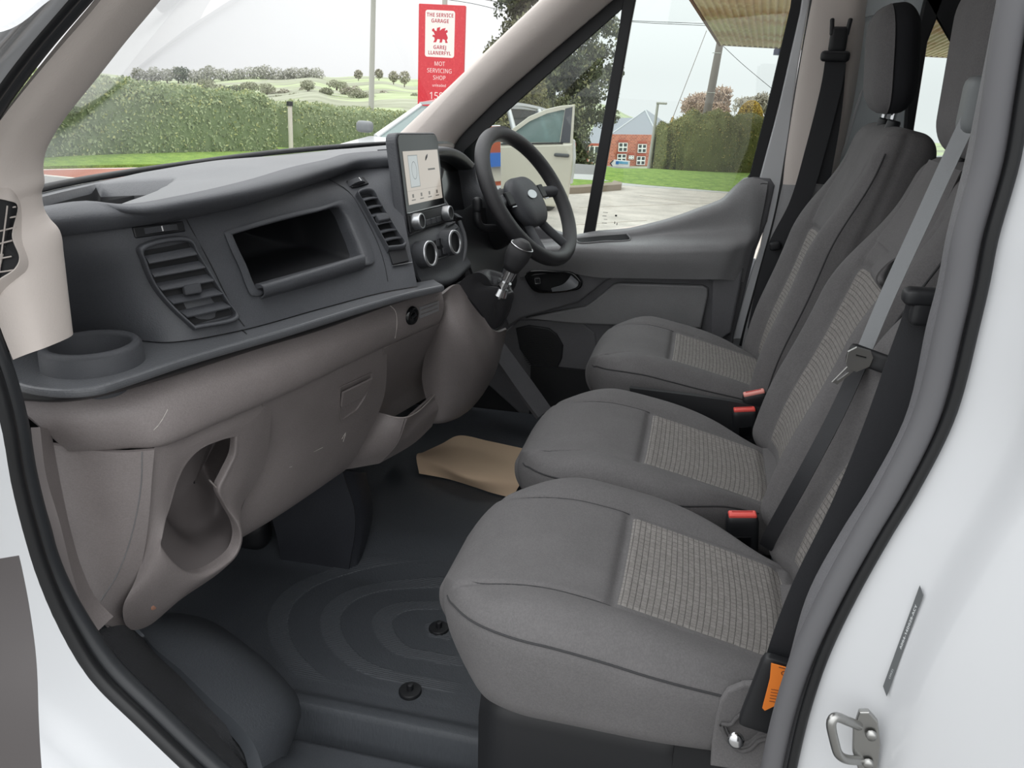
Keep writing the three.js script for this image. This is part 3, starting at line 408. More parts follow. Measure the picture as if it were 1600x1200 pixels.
  // console that carries the gear lever
  const k1 = pts([[688, 458, 'z', 0.06], [705, 446, 'z', 0.02], [718, 448, 'z', -0.03], [745, 485, 'z', -0.07], [770, 515, 'z', -0.10], [790, 512, 'z', -0.17]]);
  const k2 = pts([[676, 520, 'x', -0.70], [698, 505, 'x', -0.652], [722, 515, 'x', -0.622], [750, 545, 'x', -0.60], [770, 560, 'x', -0.60], [782, 545, 'x', -0.66]]);
  const k3 = pts([[662, 588, 'x', -0.735], [692, 580, 'x', -0.675], [718, 590, 'x', -0.645], [745, 600, 'x', -0.625], [761, 598, 'x', -0.635], [772, 575, 'x', -0.70]]);
  const k4 = pts([[672, 658, 'x', -0.72], [694, 657, 'x', -0.695], [712, 651, 'x', -0.68], [724, 643, 'x', -0.675], [735, 630, 'x', -0.69], [745, 615, 'x', -0.74]]);
  mesh('gear_console', panel([k1, k2, k3, k4, k4.map(p => p.clone().add(V(-0.06, 0, -0.03)))], { nu: 40, nv: 36, t: 0.005 }), M.grey, dash, 'rounded grey console below the gear lever');

  // dark box on the floor below the middle
  const bf = pts([[441, 874, 'y', 0.0], [490, 882, 'y', 0.0], [546, 892, 'y', 0.0]]), bt = pts([[425, 800, 'z', 0.10], [480, 768, 'z', 0.095], [537, 736, 'z', 0.085]]), brt = pts([[570, 738, 'z', -0.02], [580, 800, 'z', -0.02], [560, 880, 'y', 0.0]]), rid = pts([[537, 736, 'z', 0.085], [556, 805, 'z', 0.085], [546, 892, 'y', 0.0]]);
  mesh('heater_box', [panel([bt, [...bt.map((p, i) => p.clone().lerp(bf[i], 0.5).add(V(0.008, 0, 0.008))).slice(0, 2), rid[1]], bf], { nu: 16, nv: 16, t: 0.006 }), panel([rid, rid.map((p, i) => p.clone().lerp(brt[i], 0.3).add(V(0.012, 0, 0))), brt, brt.map(p => p.clone().add(V(-0.2, 0, 0)))], { nu: 20, nv: 14, t: 0.006 })], mat(S(60, 62, 69), 0.5, grain), dash, 'dark plastic box between the footwells');
  { const c = onSurf(panel([bt, bf], { nu: 8, nv: 8, t: 0 }), 498, 812, 0.006); mesh('blanking_ring', place(new THREE.TorusGeometry(0.0145, 0.0013, 6, 32), c, new THREE.Quaternion().setFromUnitVectors(QZ, c.n)), M.greyDoor, dash); }
  mesh('grommet', place(softBox(0.09, 0.09, 0.07, 0.034, 10, 10, 10), AY(405, 838, 0.06).add(V(-0.03, 0, -0.02))), M.black, dash);
  // fill behind the lower panels so that no gap shows through
  mesh('bulkhead', panel([[V(-1.12, 0.86, 0.74), V(-1.2, 0.84, 0.4), V(-1.2, 0.84, 0), V(-1.2, 0.84, -0.4), V(-1.1, 0.86, -0.8)], [V(-1.16, 0.5, 0.74), V(-1.12, 0.45, 0.4), V(-1.05, 0.45, 0), V(-1.1, 0.45, -0.4), V(-1.1, 0.5, -0.8)], [V(-1.22, 0.05, 0.74), V(-1.3, 0.0, 0.4), V(-1.3, 0.0, 0), V(-1.3, 0.05, -0.4), V(-1.2, 0.1, -0.8)]], { nu: 20, nv: 12, t: 0.01 }), M.deep, dash);

  // fascia: left part, ring round the cubby, right part
  const fb = pts([[20, 528, 'z', 0.74], [106, 524, 'y', 0.705], [219, 532, 'y', 0.705], [269, 534, 'y', 0.705], [375, 516, 'y', 0.705], [500, 482, 'y', 0.705], [600, 456, 'y', 0.705], [652, 447, 'y', 0.705]]);
  const ft = rollLow.slice(0, 9).map(p => p.clone().add(V(-0.006, 0, -0.004)));
  const FT = resample(ft, 60), FB = resample(fb, 60), FM = FT.map((p, i) => p.clone().lerp(FB[i], 0.5).add(V(0.006, 0.002, 0.002))), FQ = FT.map((p, i) => p.clone().lerp(FB[i], 0.2).add(V(0.01, 0.002, 0.004)));
  const fas = panel([FT, FQ, FM, FB], { nu: 60, nv: 24, t: 0 });
  const onF = (x, y, o = 0) => onSurf(fas, x, y, o);
  const cub = [[362, 367], [395, 357], [440, 345], [490, 333], [528, 326], [540, 338], [552, 365], [563, 392], [566, 408], [540, 415], [500, 426], [450, 440], [402, 452], [394, 440], [384, 415], [372, 390]];
  // fascia with the cubby cut out: keep triangles outside the opening, then bridge with a rim
  const inside = (x, y, poly) => { let c = false; for (let i = 0, j = poly.length - 1; i < poly.length; j = i++) { const [xi, yi] = poly[i], [xj, yj] = poly[j]; if ((yi > y) !== (yj > y) && x < (xj - xi) * (y - yi) / (yj - yi) + xi) c = !c; } return c; };
  const toPix = p => { const q = p.clone().applyMatrix4(camera.matrixWorldInverse); return [800 + FOCAL * q.x / -q.z, 600 - FOCAL * q.y / -q.z]; };
  camera.matrixWorldInverse.copy(camera.matrixWorld).invert();
  { const fine = panel([FT, FQ, FM, FB], { nu: 200, nv: 70, t: 0 }), ix = fine.index.array, p = fine.attributes.position, keep = []; const grow = cub.map(([x, y]) => [465 + (x - 465) * 1.05 + (x > 465 ? 2 : -2), 388 + (y - 388) * 1.07]);
    const test = i => { const [x, y] = toPix(V().fromBufferAttribute(p, i)); return inside(x, y, grow); };
    for (let i = 0; i < ix.length; i += 3) if (!(test(ix[i]) && test(ix[i + 1]) && test(ix[i + 2]))) keep.push(ix[i], ix[i + 1], ix[i + 2]);
    // vent openings likewise
    fine.setIndex(keep); mesh('fascia', fine, M.dash, dash, 'dark upper fascia'); }
  const cl = cub.map(([x, y]) => onF(x, y, 0.0015)), co = cub.map(([x, y]) => { const cx = 465, cy = 388; return onF(cx + (x - cx) * 1.10 + (x > cx ? 6 : -4), cy + (y - cy) * 1.16, 0.004); });
  const ci = cl.map(p => p.clone().add(V(-0.03, 0, -0.01))), ck = cl.map(p => p.clone().add(V(-0.13, 0.012, -0.03)));
  const cubby = mesh('open_cubby', panel([loop(co), loop(cl.map((p, i) => p.clone().lerp(co[i], 0.35).add(V(0.003, 0, 0)))), loop(cl), loop(ci)], { nu: 100, nv: 12, t: 0 }), M.dash, dash, 'open storage cubby in the fascia');
  mesh('cubby_inside', panel([loop(ci), loop(ck), loop(ck.map(p => p.clone().lerp(ck.reduce((a, q) => a.add(q), V()).multiplyScalar(1 / ck.length), 0.97)))], { nu: 80, nv: 14, linV: true, t: 0 }), M.black, cubby);
  mesh('cubby_ledge', panel([[onF(398, 446, 0.002), onF(480, 424, 0.002), onF(562, 401, 0.002)], [onF(400, 452, 0.016), onF(480, 430, 0.016), onF(562, 406, 0.014)], [onF(404, 462, 0.014), onF(480, 441, 0.014), onF(564, 416, 0.012)], [onF(406, 466, 0), onF(482, 445, 0), onF(566, 420, 0)]], { nu: 24, nv: 10, t: 0.002 }), M.dash, cubby);
  // seams of the fascia
  mesh('fascia_seam', tube([[291, 343], [300, 360], [330, 415], [352, 460], [372, 497], [382, 510]].map(([x, y]) => onF(x, y, 0.0004)), 0.0008, 24, 5), M.deep, dash);
  mesh('fascia_seam', tube([[510, 275], [545, 300], [565, 330], [590, 380], [600, 410], [606, 440]].map(([x, y]) => onF(x, y, 0.0004)), 0.0007, 24, 5), M.deep, dash);

  // air vents
  const vent = (q, nSlat, tabAt, name) => {
    const [tl, tr, br, bl] = q, L = t => onF(tl[0] + (bl[0] - tl[0]) * t + q[4] * Math.sin(Math.PI * t), tl[1] + (bl[1] - tl[1]) * t, 0.002), R = t => onF(tr[0] + (br[0] - tr[0]) * t, tr[1] + (br[1] - tr[1]) * t, 0.002);
    const ringPts = []; for (let i = 0; i <= 6; i++) ringPts.push(L(1 - i / 6)); for (let i = 0; i <= 6; i++) ringPts.push(R(i / 6));
    const c = ringPts.reduce((a, p) => a.add(p), V()).multiplyScalar(1 / ringPts.length), n = onF((tl[0] + br[0]) / 2, (tl[1] + br[1]) / 2).n;
    const o = ringPts.map(p => p.clone().sub(c).multiplyScalar(1.13).add(c)), hi = k => ringPts.map(p => p.clone().sub(c).multiplyScalar(k).add(c).addScaledVector(n, 0.012));
    const g = mesh('air_vent', panel([loop(o.map(p => p.clone().addScaledVector(n, -0.003))), loop(hi(1.09)), loop(hi(1.02)), loop(ringPts)], { nu: 90, nv: 12, t: 0 }), M.dash, dash, name);
    mesh('vent_back', panel([Array.from({ length: 8 }, (_, i) => L(i / 7)), Array.from({ length: 8 }, (_, i) => R(i / 7))], { nu: 10, nv: 4, t: 0.001 }), M.deep, g);
    for (let k = 0; k < nSlat; k++) { const t = (k + 0.75) / (nSlat + 0.35), a = L(t), b = R(t), down = L(Math.min(1, t + 0.05)).sub(L(t - 0.05)).normalize();
      const row = (off, dn) => [a, a.clone().lerp(b, 0.5), b].map((p, i) => p.clone().lerp(c, 0.02).addScaledVector(n, off + (i === 1 ? 0.002 : 0)).addScaledVector(down, dn));
      mesh('slat', panel([row(-0.001, -0.008), row(0.006, -0.002), row(0.011, 0.003)], { nu: 14, nv: 8, t: 0.0022 }), M.dash, g); }
    const ta = L(tabAt).lerp(R(tabAt), 0.52).addScaledVector(n, 0.012), ax = R(tabAt).sub(L(tabAt)).normalize(); mesh('vent_tab', place(rbox(0.024, 0.014, 0.014, 0.003), ta, frame(ax, n)), M.dash, g);
    return g;
  };
  vent([[222, 392], [292, 379], [362, 492], [300, 508], -16], 5, 0.58, 'large outer air vent with tab');
  vent([[559, 309], [580, 305], [628, 385], [603, 390], 0], 6, 0.52, 'tall middle air vent with tab');
  // thumb wheel and latch above the vents
  const wheelSlot = (a, b, h, name) => { const p = onF(...a, 0.001), q = onF(...b, 0.001), n = p.n, ax = q.clone().sub(p), L = ax.length(), f = frame(ax.clone().normalize(), n), c = p.clone().lerp(q, 0.5);
    const g = mesh('slot_bezel', place(rbox(L, h * 1.5, 0.004, 0.002), c, f), M.black, dash, name); mesh('thumb_wheel', place(new THREE.CylinderGeometry(L * 0.62, L * 0.62, h * 0.8, 40), c.clone().addScaledVector(n, -L * 0.62 + 0.009), f), M.dash, g); mesh('wheel_mark', place(rbox(0.0016, h * 0.7, 0.002, 0.0005), c.clone().addScaledVector(n, 0.009), f), mat(S(235, 235, 235), 0.4), g); };
  wheelSlot([208, 364], [287, 354], 0.010, 'small thumb wheel above the outer vent'); wheelSlot([545, 289], [572, 283], 0.012, 'small latch above the middle vent');
  { const b = [[606, 396], [632, 391], [637, 410], [612, 416]].map(([x, y]) => onF(x, y, 0.003)); mesh('switch_pair', panel([[b[0], b[1]], [b[3], b[2]]], { nu: 6, nv: 4, t: 0.004 }), M.black, dash); mesh('switch_trim', rod(onF(612, 417, 0.004), onF(643, 412, 0.004), 0.0012, 0.0012, 6), M.satin, dash); mesh('switch_trim', rod(onF(604, 393, 0.004), onF(632, 388, 0.004), 0.001, 0.001, 6), M.satin, dash); }

  // centre stack: panel, knobs, screen
  const sO = AZ(662, 340, 0), stackPts = [[612, 262, 'z', 0.075], [648, 252, 'z', 0.0], [684, 262, 'z', -0.13], [700, 300, 'z', -0.15], [722, 350, 'z', -0.17], [722, 400, 'z', -0.15], [700, 428, 'z', -0.08], [655, 440, 'z', 0.06], [640, 418, 'z', 0.085], [625, 350, 'z', 0.085]].map(a => meet(...a));
  const top3 = pts([[596, 256, 'z', 0.10], [640, 250, 'z', 0.0], [690, 250, 'z', -0.16]]).map(p => p.add(V(-0.07, 0, 0))), mid3 = pts([[624, 345, 'z', 0.10], [668, 345, 'z', 0.0], [712, 335, 'z', -0.16]]).map(p => p.add(V(-0.035, 0, 0))), low3 = pts([[650, 432, 'z', 0.095], [690, 425, 'z', 0.0], [726, 402, 'z', -0.14]]), low4 = pts([[655, 445, 'z', 0.09], [700, 440, 'z', 0.0], [732, 415, 'z', -0.14]]);
  const stack = panel([mid3, pts([[634, 385, 'z', 0.10], [680, 380, 'z', 0.0], [720, 366, 'z', -0.16]]), low3, low4, low4.map(p => p.clone().add(V(-0.05, -0.01, 0)))], { nu: 24, nv: 30, t: 0.006 });
  mesh('centre_stack', stack, M.dash, dash, 'centre control panel with heater knobs');
  mesh('stack_rim', tube(pts([[630, 420, 'z', 0.10], [645, 436, 'z', 0.09], [680, 438, 'z', 0.02], [708, 426, 'z', -0.06], [724, 404, 'z', -0.12], [727, 375, 'z', -0.15], [718, 345, 'z', -0.16]]), 0.0045, 50, 8), M.dashTop, dash);
  const stackN = onSurf(stack, 680, 392).n;
  for (const [px, py, r] of [[662, 398, 0.0255], [701, 380, 0.0255]]) { const c = onSurf(stack, px - 4, py, 0), q = new THREE.Quaternion().setFromUnitVectors(QY, stackN);
    const k = mesh('heater_knob', place(lathe([[0, 0.018], [r * 0.72, 0.018], [r * 0.78, 0.020], [r * 0.8, 0.022]], 36), c, q), M.black, dash); mesh('knob_ring', place(lathe([[r * 0.78, 0.021], [r * 0.84, 0.024], [r * 0.95, 0.024], [r, 0.021]], 36), c, q), M.satin, k); mesh('knob_skirt', place(lathe([[r, 0.021], [r * 1.02, 0.01], [r * 1.06, -0.004]], 36), c, q), M.dash, k); }
  { const c = [[668, 380], [692, 371], [695, 398], [672, 406]].map(([x, y]) => onSurf(stack, x, y, 0.003)); const h = mesh('heater_switches', panel([[c[0], c[1]], [c[3], c[2]]], { nu: 6, nv: 4, t: 0.003 }), M.black, dash);
    for (let k = 0; k < 3; k++) for (let j = 0; j < 2; j++) { const p = onSurf(stack, 673 + k * 8 + j * 2, 384 - k * 2.6 + j * 14, 0.0045); mesh('switch', place(rbox(0.011, 0.013, 0.003, 0.001), p, new THREE.Quaternion().setFromUnitVectors(QZ, stackN).multiply(rotE(0, 0, 0))), M.dash, h); } mesh('switch_line', rod(onSurf(stack, 672, 408, 0.005), onSurf(stack, 697, 399, 0.005), 0.0009, 0.0009, 6), M.satin, h); }
  // small vent on the driver side of the stack
  for (let k = 0; k < 4; k++) mesh('slat', rod(onSurf(stack, 694 + k * 3, 346 + k * 9, 0.003), onSurf(stack, 706 + k * 3.2, 340 + k * 9, 0.003), 0.0022, 0.0022, 8), M.dash, dash);
  // screen
  const TL = AZ(619, 207, 0.082), TR = AZ(681, 207, -0.128), BL = AZ(640, 350, 0.080), u = TR.clone().sub(TL).normalize(); let v = TL.clone().sub(BL); v.addScaledVector(u, -v.dot(u)).normalize(); const w = u.clone().cross(v).normalize(); if (w.x < 0) w.negate();
  const sw = 0.222, shh = 0.19, qf = basis(u, v, u.clone().cross(v)), wn = u.clone().cross(v), c0s = TL.clone().addScaledVector(u, 0.105).addScaledVector(v, -shh / 2);
  const T = (x, y, z) => c0s.clone().addScaledVector(u, x).addScaledVector(v, y).addScaledVector(wn, z);
  const tab = mesh('touchscreen', place(cutZ(rr2(sw, shh, 0.018), -0.022, 0.022, 0.004), c0s, qf), M.dash, dash, 'upright touchscreen unit with two knobs');
  mesh('screen_bezel', place(cutZ(rr2(sw - 0.010, shh - 0.010, 0.014), 0.0, 0.002, 0.0005), c0s, qf), M.gloss, tab);
  const cv = document.createElement('canvas'); cv.width = 512; cv.height = 352; const x = cv.getContext('2d'); x.fillStyle = '#d8cfc3'; x.fillRect(0, 0, 512, 352); x.fillStyle = '#cfd6d6'; x.fillRect(60, 30, 130, 210); x.strokeStyle = '#8b9090'; x.lineWidth = 5; x.strokeRect(60, 30, 130, 210); x.beginPath(); x.ellipse(130, 130, 34, 58, 0, 0, 7); x.stroke(); x.fillStyle = '#5d5853'; x.fillRect(330, 128, 110, 12); x.fillStyle = '#b9b1a8'; x.fillRect(0, 262, 512, 3); x.fillStyle = '#6b6660'; for (let k = 0; k < 4; k++) { x.fillRect(60 + k * 120, 286, 24, 24); x.fillRect(46 + k * 120, 322, 56, 7); }
  const tx = new THREE.CanvasTexture(cv); tx.colorSpace = THREE.SRGBColorSpace;
  const disp = new THREE.PlaneGeometry(sw - 0.034, 0.098); mesh('display', place(disp, T(0.002, 0.012, 0.0026), qf), new THREE.MeshPhysicalMaterial({ color: 0x050505, roughness: 0.08, emissive: 0xffffff, emissiveMap: tx, emissiveIntensity: 0.22 }), tab);
  mesh('control_strip', place(rbox(sw - 0.012, 0.036, 0.006, 0.003), T(0, -shh / 2 + 0.024, 0.003), qf), M.black, tab);
  mesh('strip_trim', place(rbox(sw - 0.012, 0.002, 0.004, 0.0008), T(0, -shh / 2 + 0.044, 0.004), qf), M.satin, tab);
  for (const kx of [-0.082, 0.086]) { const q2 = qf.clone().multiply(rotE(Math.PI / 2, 0, 0)), k = mesh('screen_knob', place(lathe([[0, 0.016], [0.010, 0.0165], [0.0125, 0.018]], 28), T(kx, -shh / 2 + 0.026, 0.004), q2), M.black, tab); mesh('knob_ring', place(lathe([[0.0125, 0.018], [0.0145, 0.0185], [0.0155, 0.016], [0.016, -0.002]], 28), T(kx, -shh / 2 + 0.026, 0.004), q2), M.satin, k); }
  for (let k = 0; k < 4; k++) mesh('key', place(rbox(0.026, 0.011, 0.003, 0.001), T(-0.047 + k * 0.031, -shh / 2 + 0.018, 0.007), qf), M.dash, tab);

  // instrument binnacle
  const hoodB = pts([[672, 237, 'z', -0.16], [690, 235, 'z', -0.25], [708, 236, 'z', -0.36], [724, 243, 'z', -0.48], [738, 256, 'z', -0.58]]), hoodF = hoodB.map(p => p.clone().add(V(-0.12, -0.005, 0))), hoodU = hoodB.map(p => p.clone().add(V(-0.004, -0.010, 0)));
  mesh('binnacle_hood', panel([hoodF, hoodB.map(p => p.clone().add(V(-0.015, 0.004, 0))), hoodB, hoodU, hoodU.map(p => p.clone().add(V(-0.10, -0.006, 0)))], { nu: 30, nv: 24, t: 0.004 }), M.dash, dash, 'hood over the instrument cluster');
  mesh('cluster', panel([[V(-0.83, 0.905, -0.24), V(-0.83, 0.895, -0.44), V(-0.84, 0.86, -0.66)], [V(-0.80, 0.70, -0.24), V(-0.80, 0.70, -0.44), V(-0.80, 0.70, -0.66)]], { nu: 10, nv: 6, t: 0.01 }), M.gloss, dash);
  const bw = pts([[738, 258, 'z', -0.585], [742, 285, 'z', -0.585], [756, 305, 'z', -0.58], [770, 330, 'z', -0.58]]); mesh('binnacle_side', panel([bw.map(p => p.clone().add(V(0, 0.004, -0.02))), bw, bw.map(p => p.clone().add(V(-0.1, 0, 0.01)))], { nu: 16, nv: 6, t: 0.004 }), M.dash, dash);
  const bz = pts([[694, 264, 'z', -0.22], [689, 295, 'z', -0.20], [704, 325, 'z', -0.21], [722, 340, 'z', -0.23]]); mesh('binnacle_side', panel([bz.map(p => p.clone().add(V(0.0, 0.006, 0.03))), bz, bz.map(p => p.clone().add(V(-0.09, 0, -0.01)))], { nu: 20, nv: 8, t: 0.004 }), M.dash, dash);
  mesh('knee_panel', panel([pts([[705, 330, 'z', -0.2], [760, 325, 'z', -0.4], [812, 330, 'z', -0.60]]), pts([[725, 400, 'z', -0.2], [770, 412, 'z', -0.4], [806, 410, 'z', -0.62]]), pts([[735, 450, 'z', -0.2], [770, 462, 'z', -0.4], [796, 455, 'z', -0.64]]), [V(-0.95, 0.45, -0.2), V(-0.95, 0.45, -0.4), V(-0.98, 0.45, -0.66)]], { nu: 20, nv: 20, t: 0.006 }), M.black, dash);
}
{ // steering column, wheel, stalk
  const tau = 32.9 * Math.PI / 180, yaw = 13.8 * Math.PI / 180, C = V(-0.590, 0.793, -0.422), up = V(-Math.sin(tau) * Math.cos(yaw), Math.cos(tau), -Math.sin(tau) * Math.sin(yaw)), lat = V(-Math.sin(yaw), 0, Math.cos(yaw)), n = lat.clone().cross(up); if (n.x < 0) n.negate();   // n points back at the driver
  const q = basis(up.clone().cross(n), up, n), R = 0.186, r = 0.0182;
  const W = (x, y, z) => C.clone().addScaledVector(up.clone().cross(n), x).addScaledVector(up, y).addScaledVector(n, z);
  const w = thing('steering_wheel', 'black four-spoke steering wheel in front of the driver seat', 'steering wheel', null, null);
  mesh('rim', place(new THREE.TorusGeometry(R - r, r, 20, 80), C, q), M.leather, w);
  const hub = place(softBox(0.15, 0.13, 0.045, [0.05, 0.05, 0.02], 20, 18, 8, v => { if (v.y < 0) v.x *= 1 + v.y * 2.2; }), W(0, -0.01, -0.012), q); mesh('airbag_pad', hub, M.dash, w);
  for (const s of [-1, 1]) { const a = tube([W(s * 0.05, 0.012, -0.022), W(s * 0.1, 0.008, -0.02), W(s * (R - r), -0.005, 0)], 0.015, 16, 10); mesh('spoke', a, M.dash, w); mesh('spoke', tube([W(s * 0.03, -0.05, -0.022), W(s * 0.045, -0.09, -0.015), W(s * 0.07, -Math.sqrt((R - r) ** 2 - 0.0049), 0)], 0.011, 16, 10), M.dash, w);
    mesh('thumb_pad', place(rbox(0.028, 0.035, 0.008, 0.003), W(s * 0.088, 0.006, -0.004), q), M.black, w); mesh('pad_trim', place(rbox(0.022, 0.003, 0.003, 0.001), W(s * 0.09, -0.016, 0.0), q), M.satin, w); }
  mesh('badge', place(new THREE.CylinderGeometry(0.022, 0.022, 0.003, 32).scale(1, 1, 0.5), W(0, 0.0, 0.0115), q.clone().multiply(rotE(Math.PI / 2, 0, 0))), M.satin, w);
  const col = thing('steering_column', 'black steering column shroud behind the wheel', 'column');
  mesh('shroud', place(softBox(0.13, 0.13, 0.22, 0.045, 12, 12, 12), W(0, -0.01, -0.14), q), M.black, col);
  const st = mesh('stalk', tube(pts([[772, 356, 'z', -0.34], [752, 354, 'z', -0.27], [747, 346, 'z', -0.26], [745, 330, 'z', -0.26]]), 0.009, 20, 10), M.black, col); mesh('stalk_tip', place(softBox(0.022, 0.035, 0.022, 0.009, 6, 6, 6), AZ(746, 320, -0.26)), M.black, st);
}
{ // gear lever with gaiter
  const g = thing('gear_lever', 'gear lever with black knob, chrome collar and leather gaiter', 'gear lever');
  const base = pts([[713, 449, 'z', -0.02], [722, 440, 'z', -0.06], [748, 436, 'z', -0.13], [780, 450, 'z', -0.17], [798, 468, 'z', -0.17], [788, 500, 'z', -0.15], [771, 516, 'z', -0.11], [750, 490, 'z', -0.07], [730, 466, 'z', -0.04]]);
  const c = base.reduce((a, p) => a.add(p), V()).multiplyScalar(1 / base.length), neck = AZ(783, 452, -0.10), axis = AZ(814, 388, -0.10).sub(neck).normalize(), nq = new THREE.Quaternion().setFromUnitVectors(QY, axis);
  const ringAt = (k, lift, wob) => base.map((p, i) => p.clone().lerp(neck, k).addScaledVector(axis, lift).add(V(0.010 * wob * Math.sin(i * 2.9), 0.005 * wob * Math.cos(i * 3.7), 0.006 * wob * Math.sin(i * 4.3))));
  const top = base.map((p, i) => neck.clone().add(p.clone().sub(c).multiplyScalar(0.16)).addScaledVector(axis, 0.004));
  mesh('gaiter', panel([loop(base.map(p => p.clone().addScaledVector(axis, -0.004))), loop(ringAt(0.10, 0.022, 0.5)), loop(ringAt(0.34, 0.030, 1.3)), loop(ringAt(0.58, 0.020, 1.5)), loop(ringAt(0.78, 0.004, 0.8)), loop(top)], { nu: 70, nv: 34, t: 0 }), M.leather, g);
  mesh('gaiter_frame', tube(base, 0.0028, 60, 8, true), M.black, g);
  mesh('shaft', rod(neck.clone().addScaledVector(axis, -0.02), neck.clone().addScaledVector(axis, 0.06), 0.010), M.chrome, g);
  const col = (h0, h1, r0, r1) => rod(neck.clone().addScaledVector(axis, h0), neck.clone().addScaledVector(axis, h1), r0, r1, 24);
  for (const k of [[-0.012, 0.004, 0.019, 0.015], [0.010, 0.020, 0.0155, 0.0155], [0.026, 0.050, 0.0145, 0.0165]]) mesh('collar', col(...k), M.chrome, g);
  const kn = place(lathe([[0, 0.072], [0.012, 0.070], [0.021, 0.062], [0.0265, 0.048], [0.0265, 0.034], [0.0215, 0.014], [0.0175, 0.0], [0, 0]], 28), neck.clone().addScaledVector(axis, 0.048), nq); mesh('knob', kn, M.leather, g); mesh('knob_trim', place(new THREE.TorusGeometry(0.0245, 0.0016, 8, 32), neck.clone().addScaledVector(axis, 0.105), nq.clone().multiply(rotE(Math.PI / 2, 0, 0))), M.chrome, g);
}
// ------------------------------------------------------------------ driver door, far side
{
  const d = structure('door_2', 'driver door with grey and charcoal trim, closed', 'door');
  const card = [[700, 470], [712, 330], [760, 300], [830, 350], [892, 371], [934, 363], [982, 359], [1044, 344], [1095, 326], [1130, 312], [1150, 291], [1163, 280], [1178, 277], [1204, 279], [1211, 290], [1199, 346], [1181, 392], [1164, 456], [1147, 522], [1135, 640], [860, 690], [760, 600]].map(([x, y]) => AZ(x, y, -0.845));
  mesh('door_card', boxUV(cutZ(card, -0.885, 0.04, 0.008)), M.darkDoor, d);
  // shoulder and ledge
  const r0 = pts([[812, 378, 'z', -0.85], [880, 373, 'z', -0.85], [934, 363, 'z', -0.85], [982, 359, 'z', -0.85], [1044, 344, 'z', -0.85], [1095, 326, 'z', -0.85], [1130, 312, 'z', -0.85], [1150, 292, 'z', -0.85], [1165, 281, 'z', -0.85], [1180, 279, 'z', -0.845], [1200, 284, 'z', -0.84]]);
  const r1 = pts([[812, 381, 'z', -0.835], [880, 376, 'z', -0.835], [934, 368, 'z', -0.835], [982, 364, 'z', -0.835], [1044, 350, 'z', -0.832], [1095, 333, 'z', -0.83], [1130, 320, 'z', -0.83], [1150, 304, 'z', -0.83], [1165, 298, 'z', -0.83], [1180, 300, 'z', -0.83], [1196, 305, 'z', -0.835]]);
  const r2 = pts([[812, 384, 'z', -0.83], [880, 379, 'z', -0.83], [934, 374, 'z', -0.83], [986, 372, 'z', -0.83], [1044, 366, 'z', -0.828], [1090, 364, 'z', -0.826], [1125, 363, 'z', -0.825], [1145, 362, 'z', -0.824], [1160, 360, 'z', -0.824], [1174, 357, 'z', -0.826], [1186, 352, 'z', -0.835]]);
  const r3 = pts([[812, 392, 'z', -0.80], [880, 388, 'z', -0.79], [934, 388, 'z', -0.785], [986, 389, 'z', -0.78], [1044, 389, 'z', -0.78], [1090, 388, 'z', -0.78], [1125, 387, 'z', -0.785], [1145, 385, 'z', -0.79], [1158, 382, 'z', -0.80], [1170, 378, 'z', -0.81], [1181, 372, 'z', -0.835]]);
  const r4 = pts([[812, 402, 'z', -0.80], [880, 398, 'z', -0.787], [934, 400, 'z', -0.782], [986, 402, 'z', -0.778], [1044, 402, 'z', -0.778], [1090, 402, 'z', -0.78], [1122, 401, 'z', -0.785], [1140, 398, 'z', -0.79], [1152, 395, 'z', -0.80], [1164, 390, 'z', -0.81], [1174, 385, 'z', -0.835]]);
  const r5 = pts([[812, 432, 'z', -0.815], [880, 424, 'z', -0.81], [934, 432, 'z', -0.80], [986, 433, 'z', -0.80], [1044, 434, 'z', -0.80], [1090, 435, 'z', -0.80], [1112, 435, 'z', -0.80], [1126, 435, 'z', -0.805], [1138, 436, 'z', -0.815], [1150, 438, 'z', -0.825], [1160, 440, 'z', -0.84]]);
  const sh = panel([r0, r1, r2, r3, r4, r5], { nu: 50, nv: 50, t: 0.006 }); mesh('shoulder', sh, M.greyDoor, d, 'grey door shoulder with ledge');
  mesh('sill_tray', panel([[onSurf(sh, 900, 373, 0.0005), onSurf(sh, 940, 369, 0.0005), onSurf(sh, 979, 366, 0.0005)], [onSurf(sh, 905, 379, 0.001), onSurf(sh, 945, 377, 0.001), onSurf(sh, 985, 374, 0.001)]], { nu: 10, nv: 5, t: 0.001 }), M.deep, d);
  mesh('sill_tray_lip', tube([[900, 373], [905, 380], [945, 378], [985, 375], [979, 365]].map(([x, y]) => onSurf(sh, x, y, 0.002)), 0.0022, 30, 6), M.greyDoor, d);
  mesh('release_cover', tube([[1186, 300], [1186, 290], [1190, 287], [1199, 287]].map(([x, y]) => AZ(x, y, -0.833)), 0.0009, 14, 5), M.deep, d);
  // middle face down to the pocket, sweeping forward under the handle
  const mid = [[800, 405], [880, 398], [940, 405], [1120, 405], [1150, 400], [1162, 420], [1154, 462], [1142, 520], [1112, 540], [1112, 440], [1100, 434], [960, 433], [945, 440], [905, 472], [870, 482], [815, 497], [795, 510], [780, 470]].map(([x, y]) => AZ(x, y, -0.82));
  mesh('middle_face', boxUV(cutZ(mid, -0.85, 0.034, 0.007, [], false)), M.darkDoor, d);
  const ins = [[822, 496], [870, 486], [915, 478], [930, 468], [958, 444], [968, 441], [1098, 445], [1106, 450], [1106, 462], [1100, 490], [1095, 512], [900, 505]].map(([x, y]) => AZ(x, y, -0.835));
  mesh('map_pocket', boxUV(cutZ(ins, -0.86, 0.035, 0.006)), M.greyDoor, d, 'grey map pocket panel');
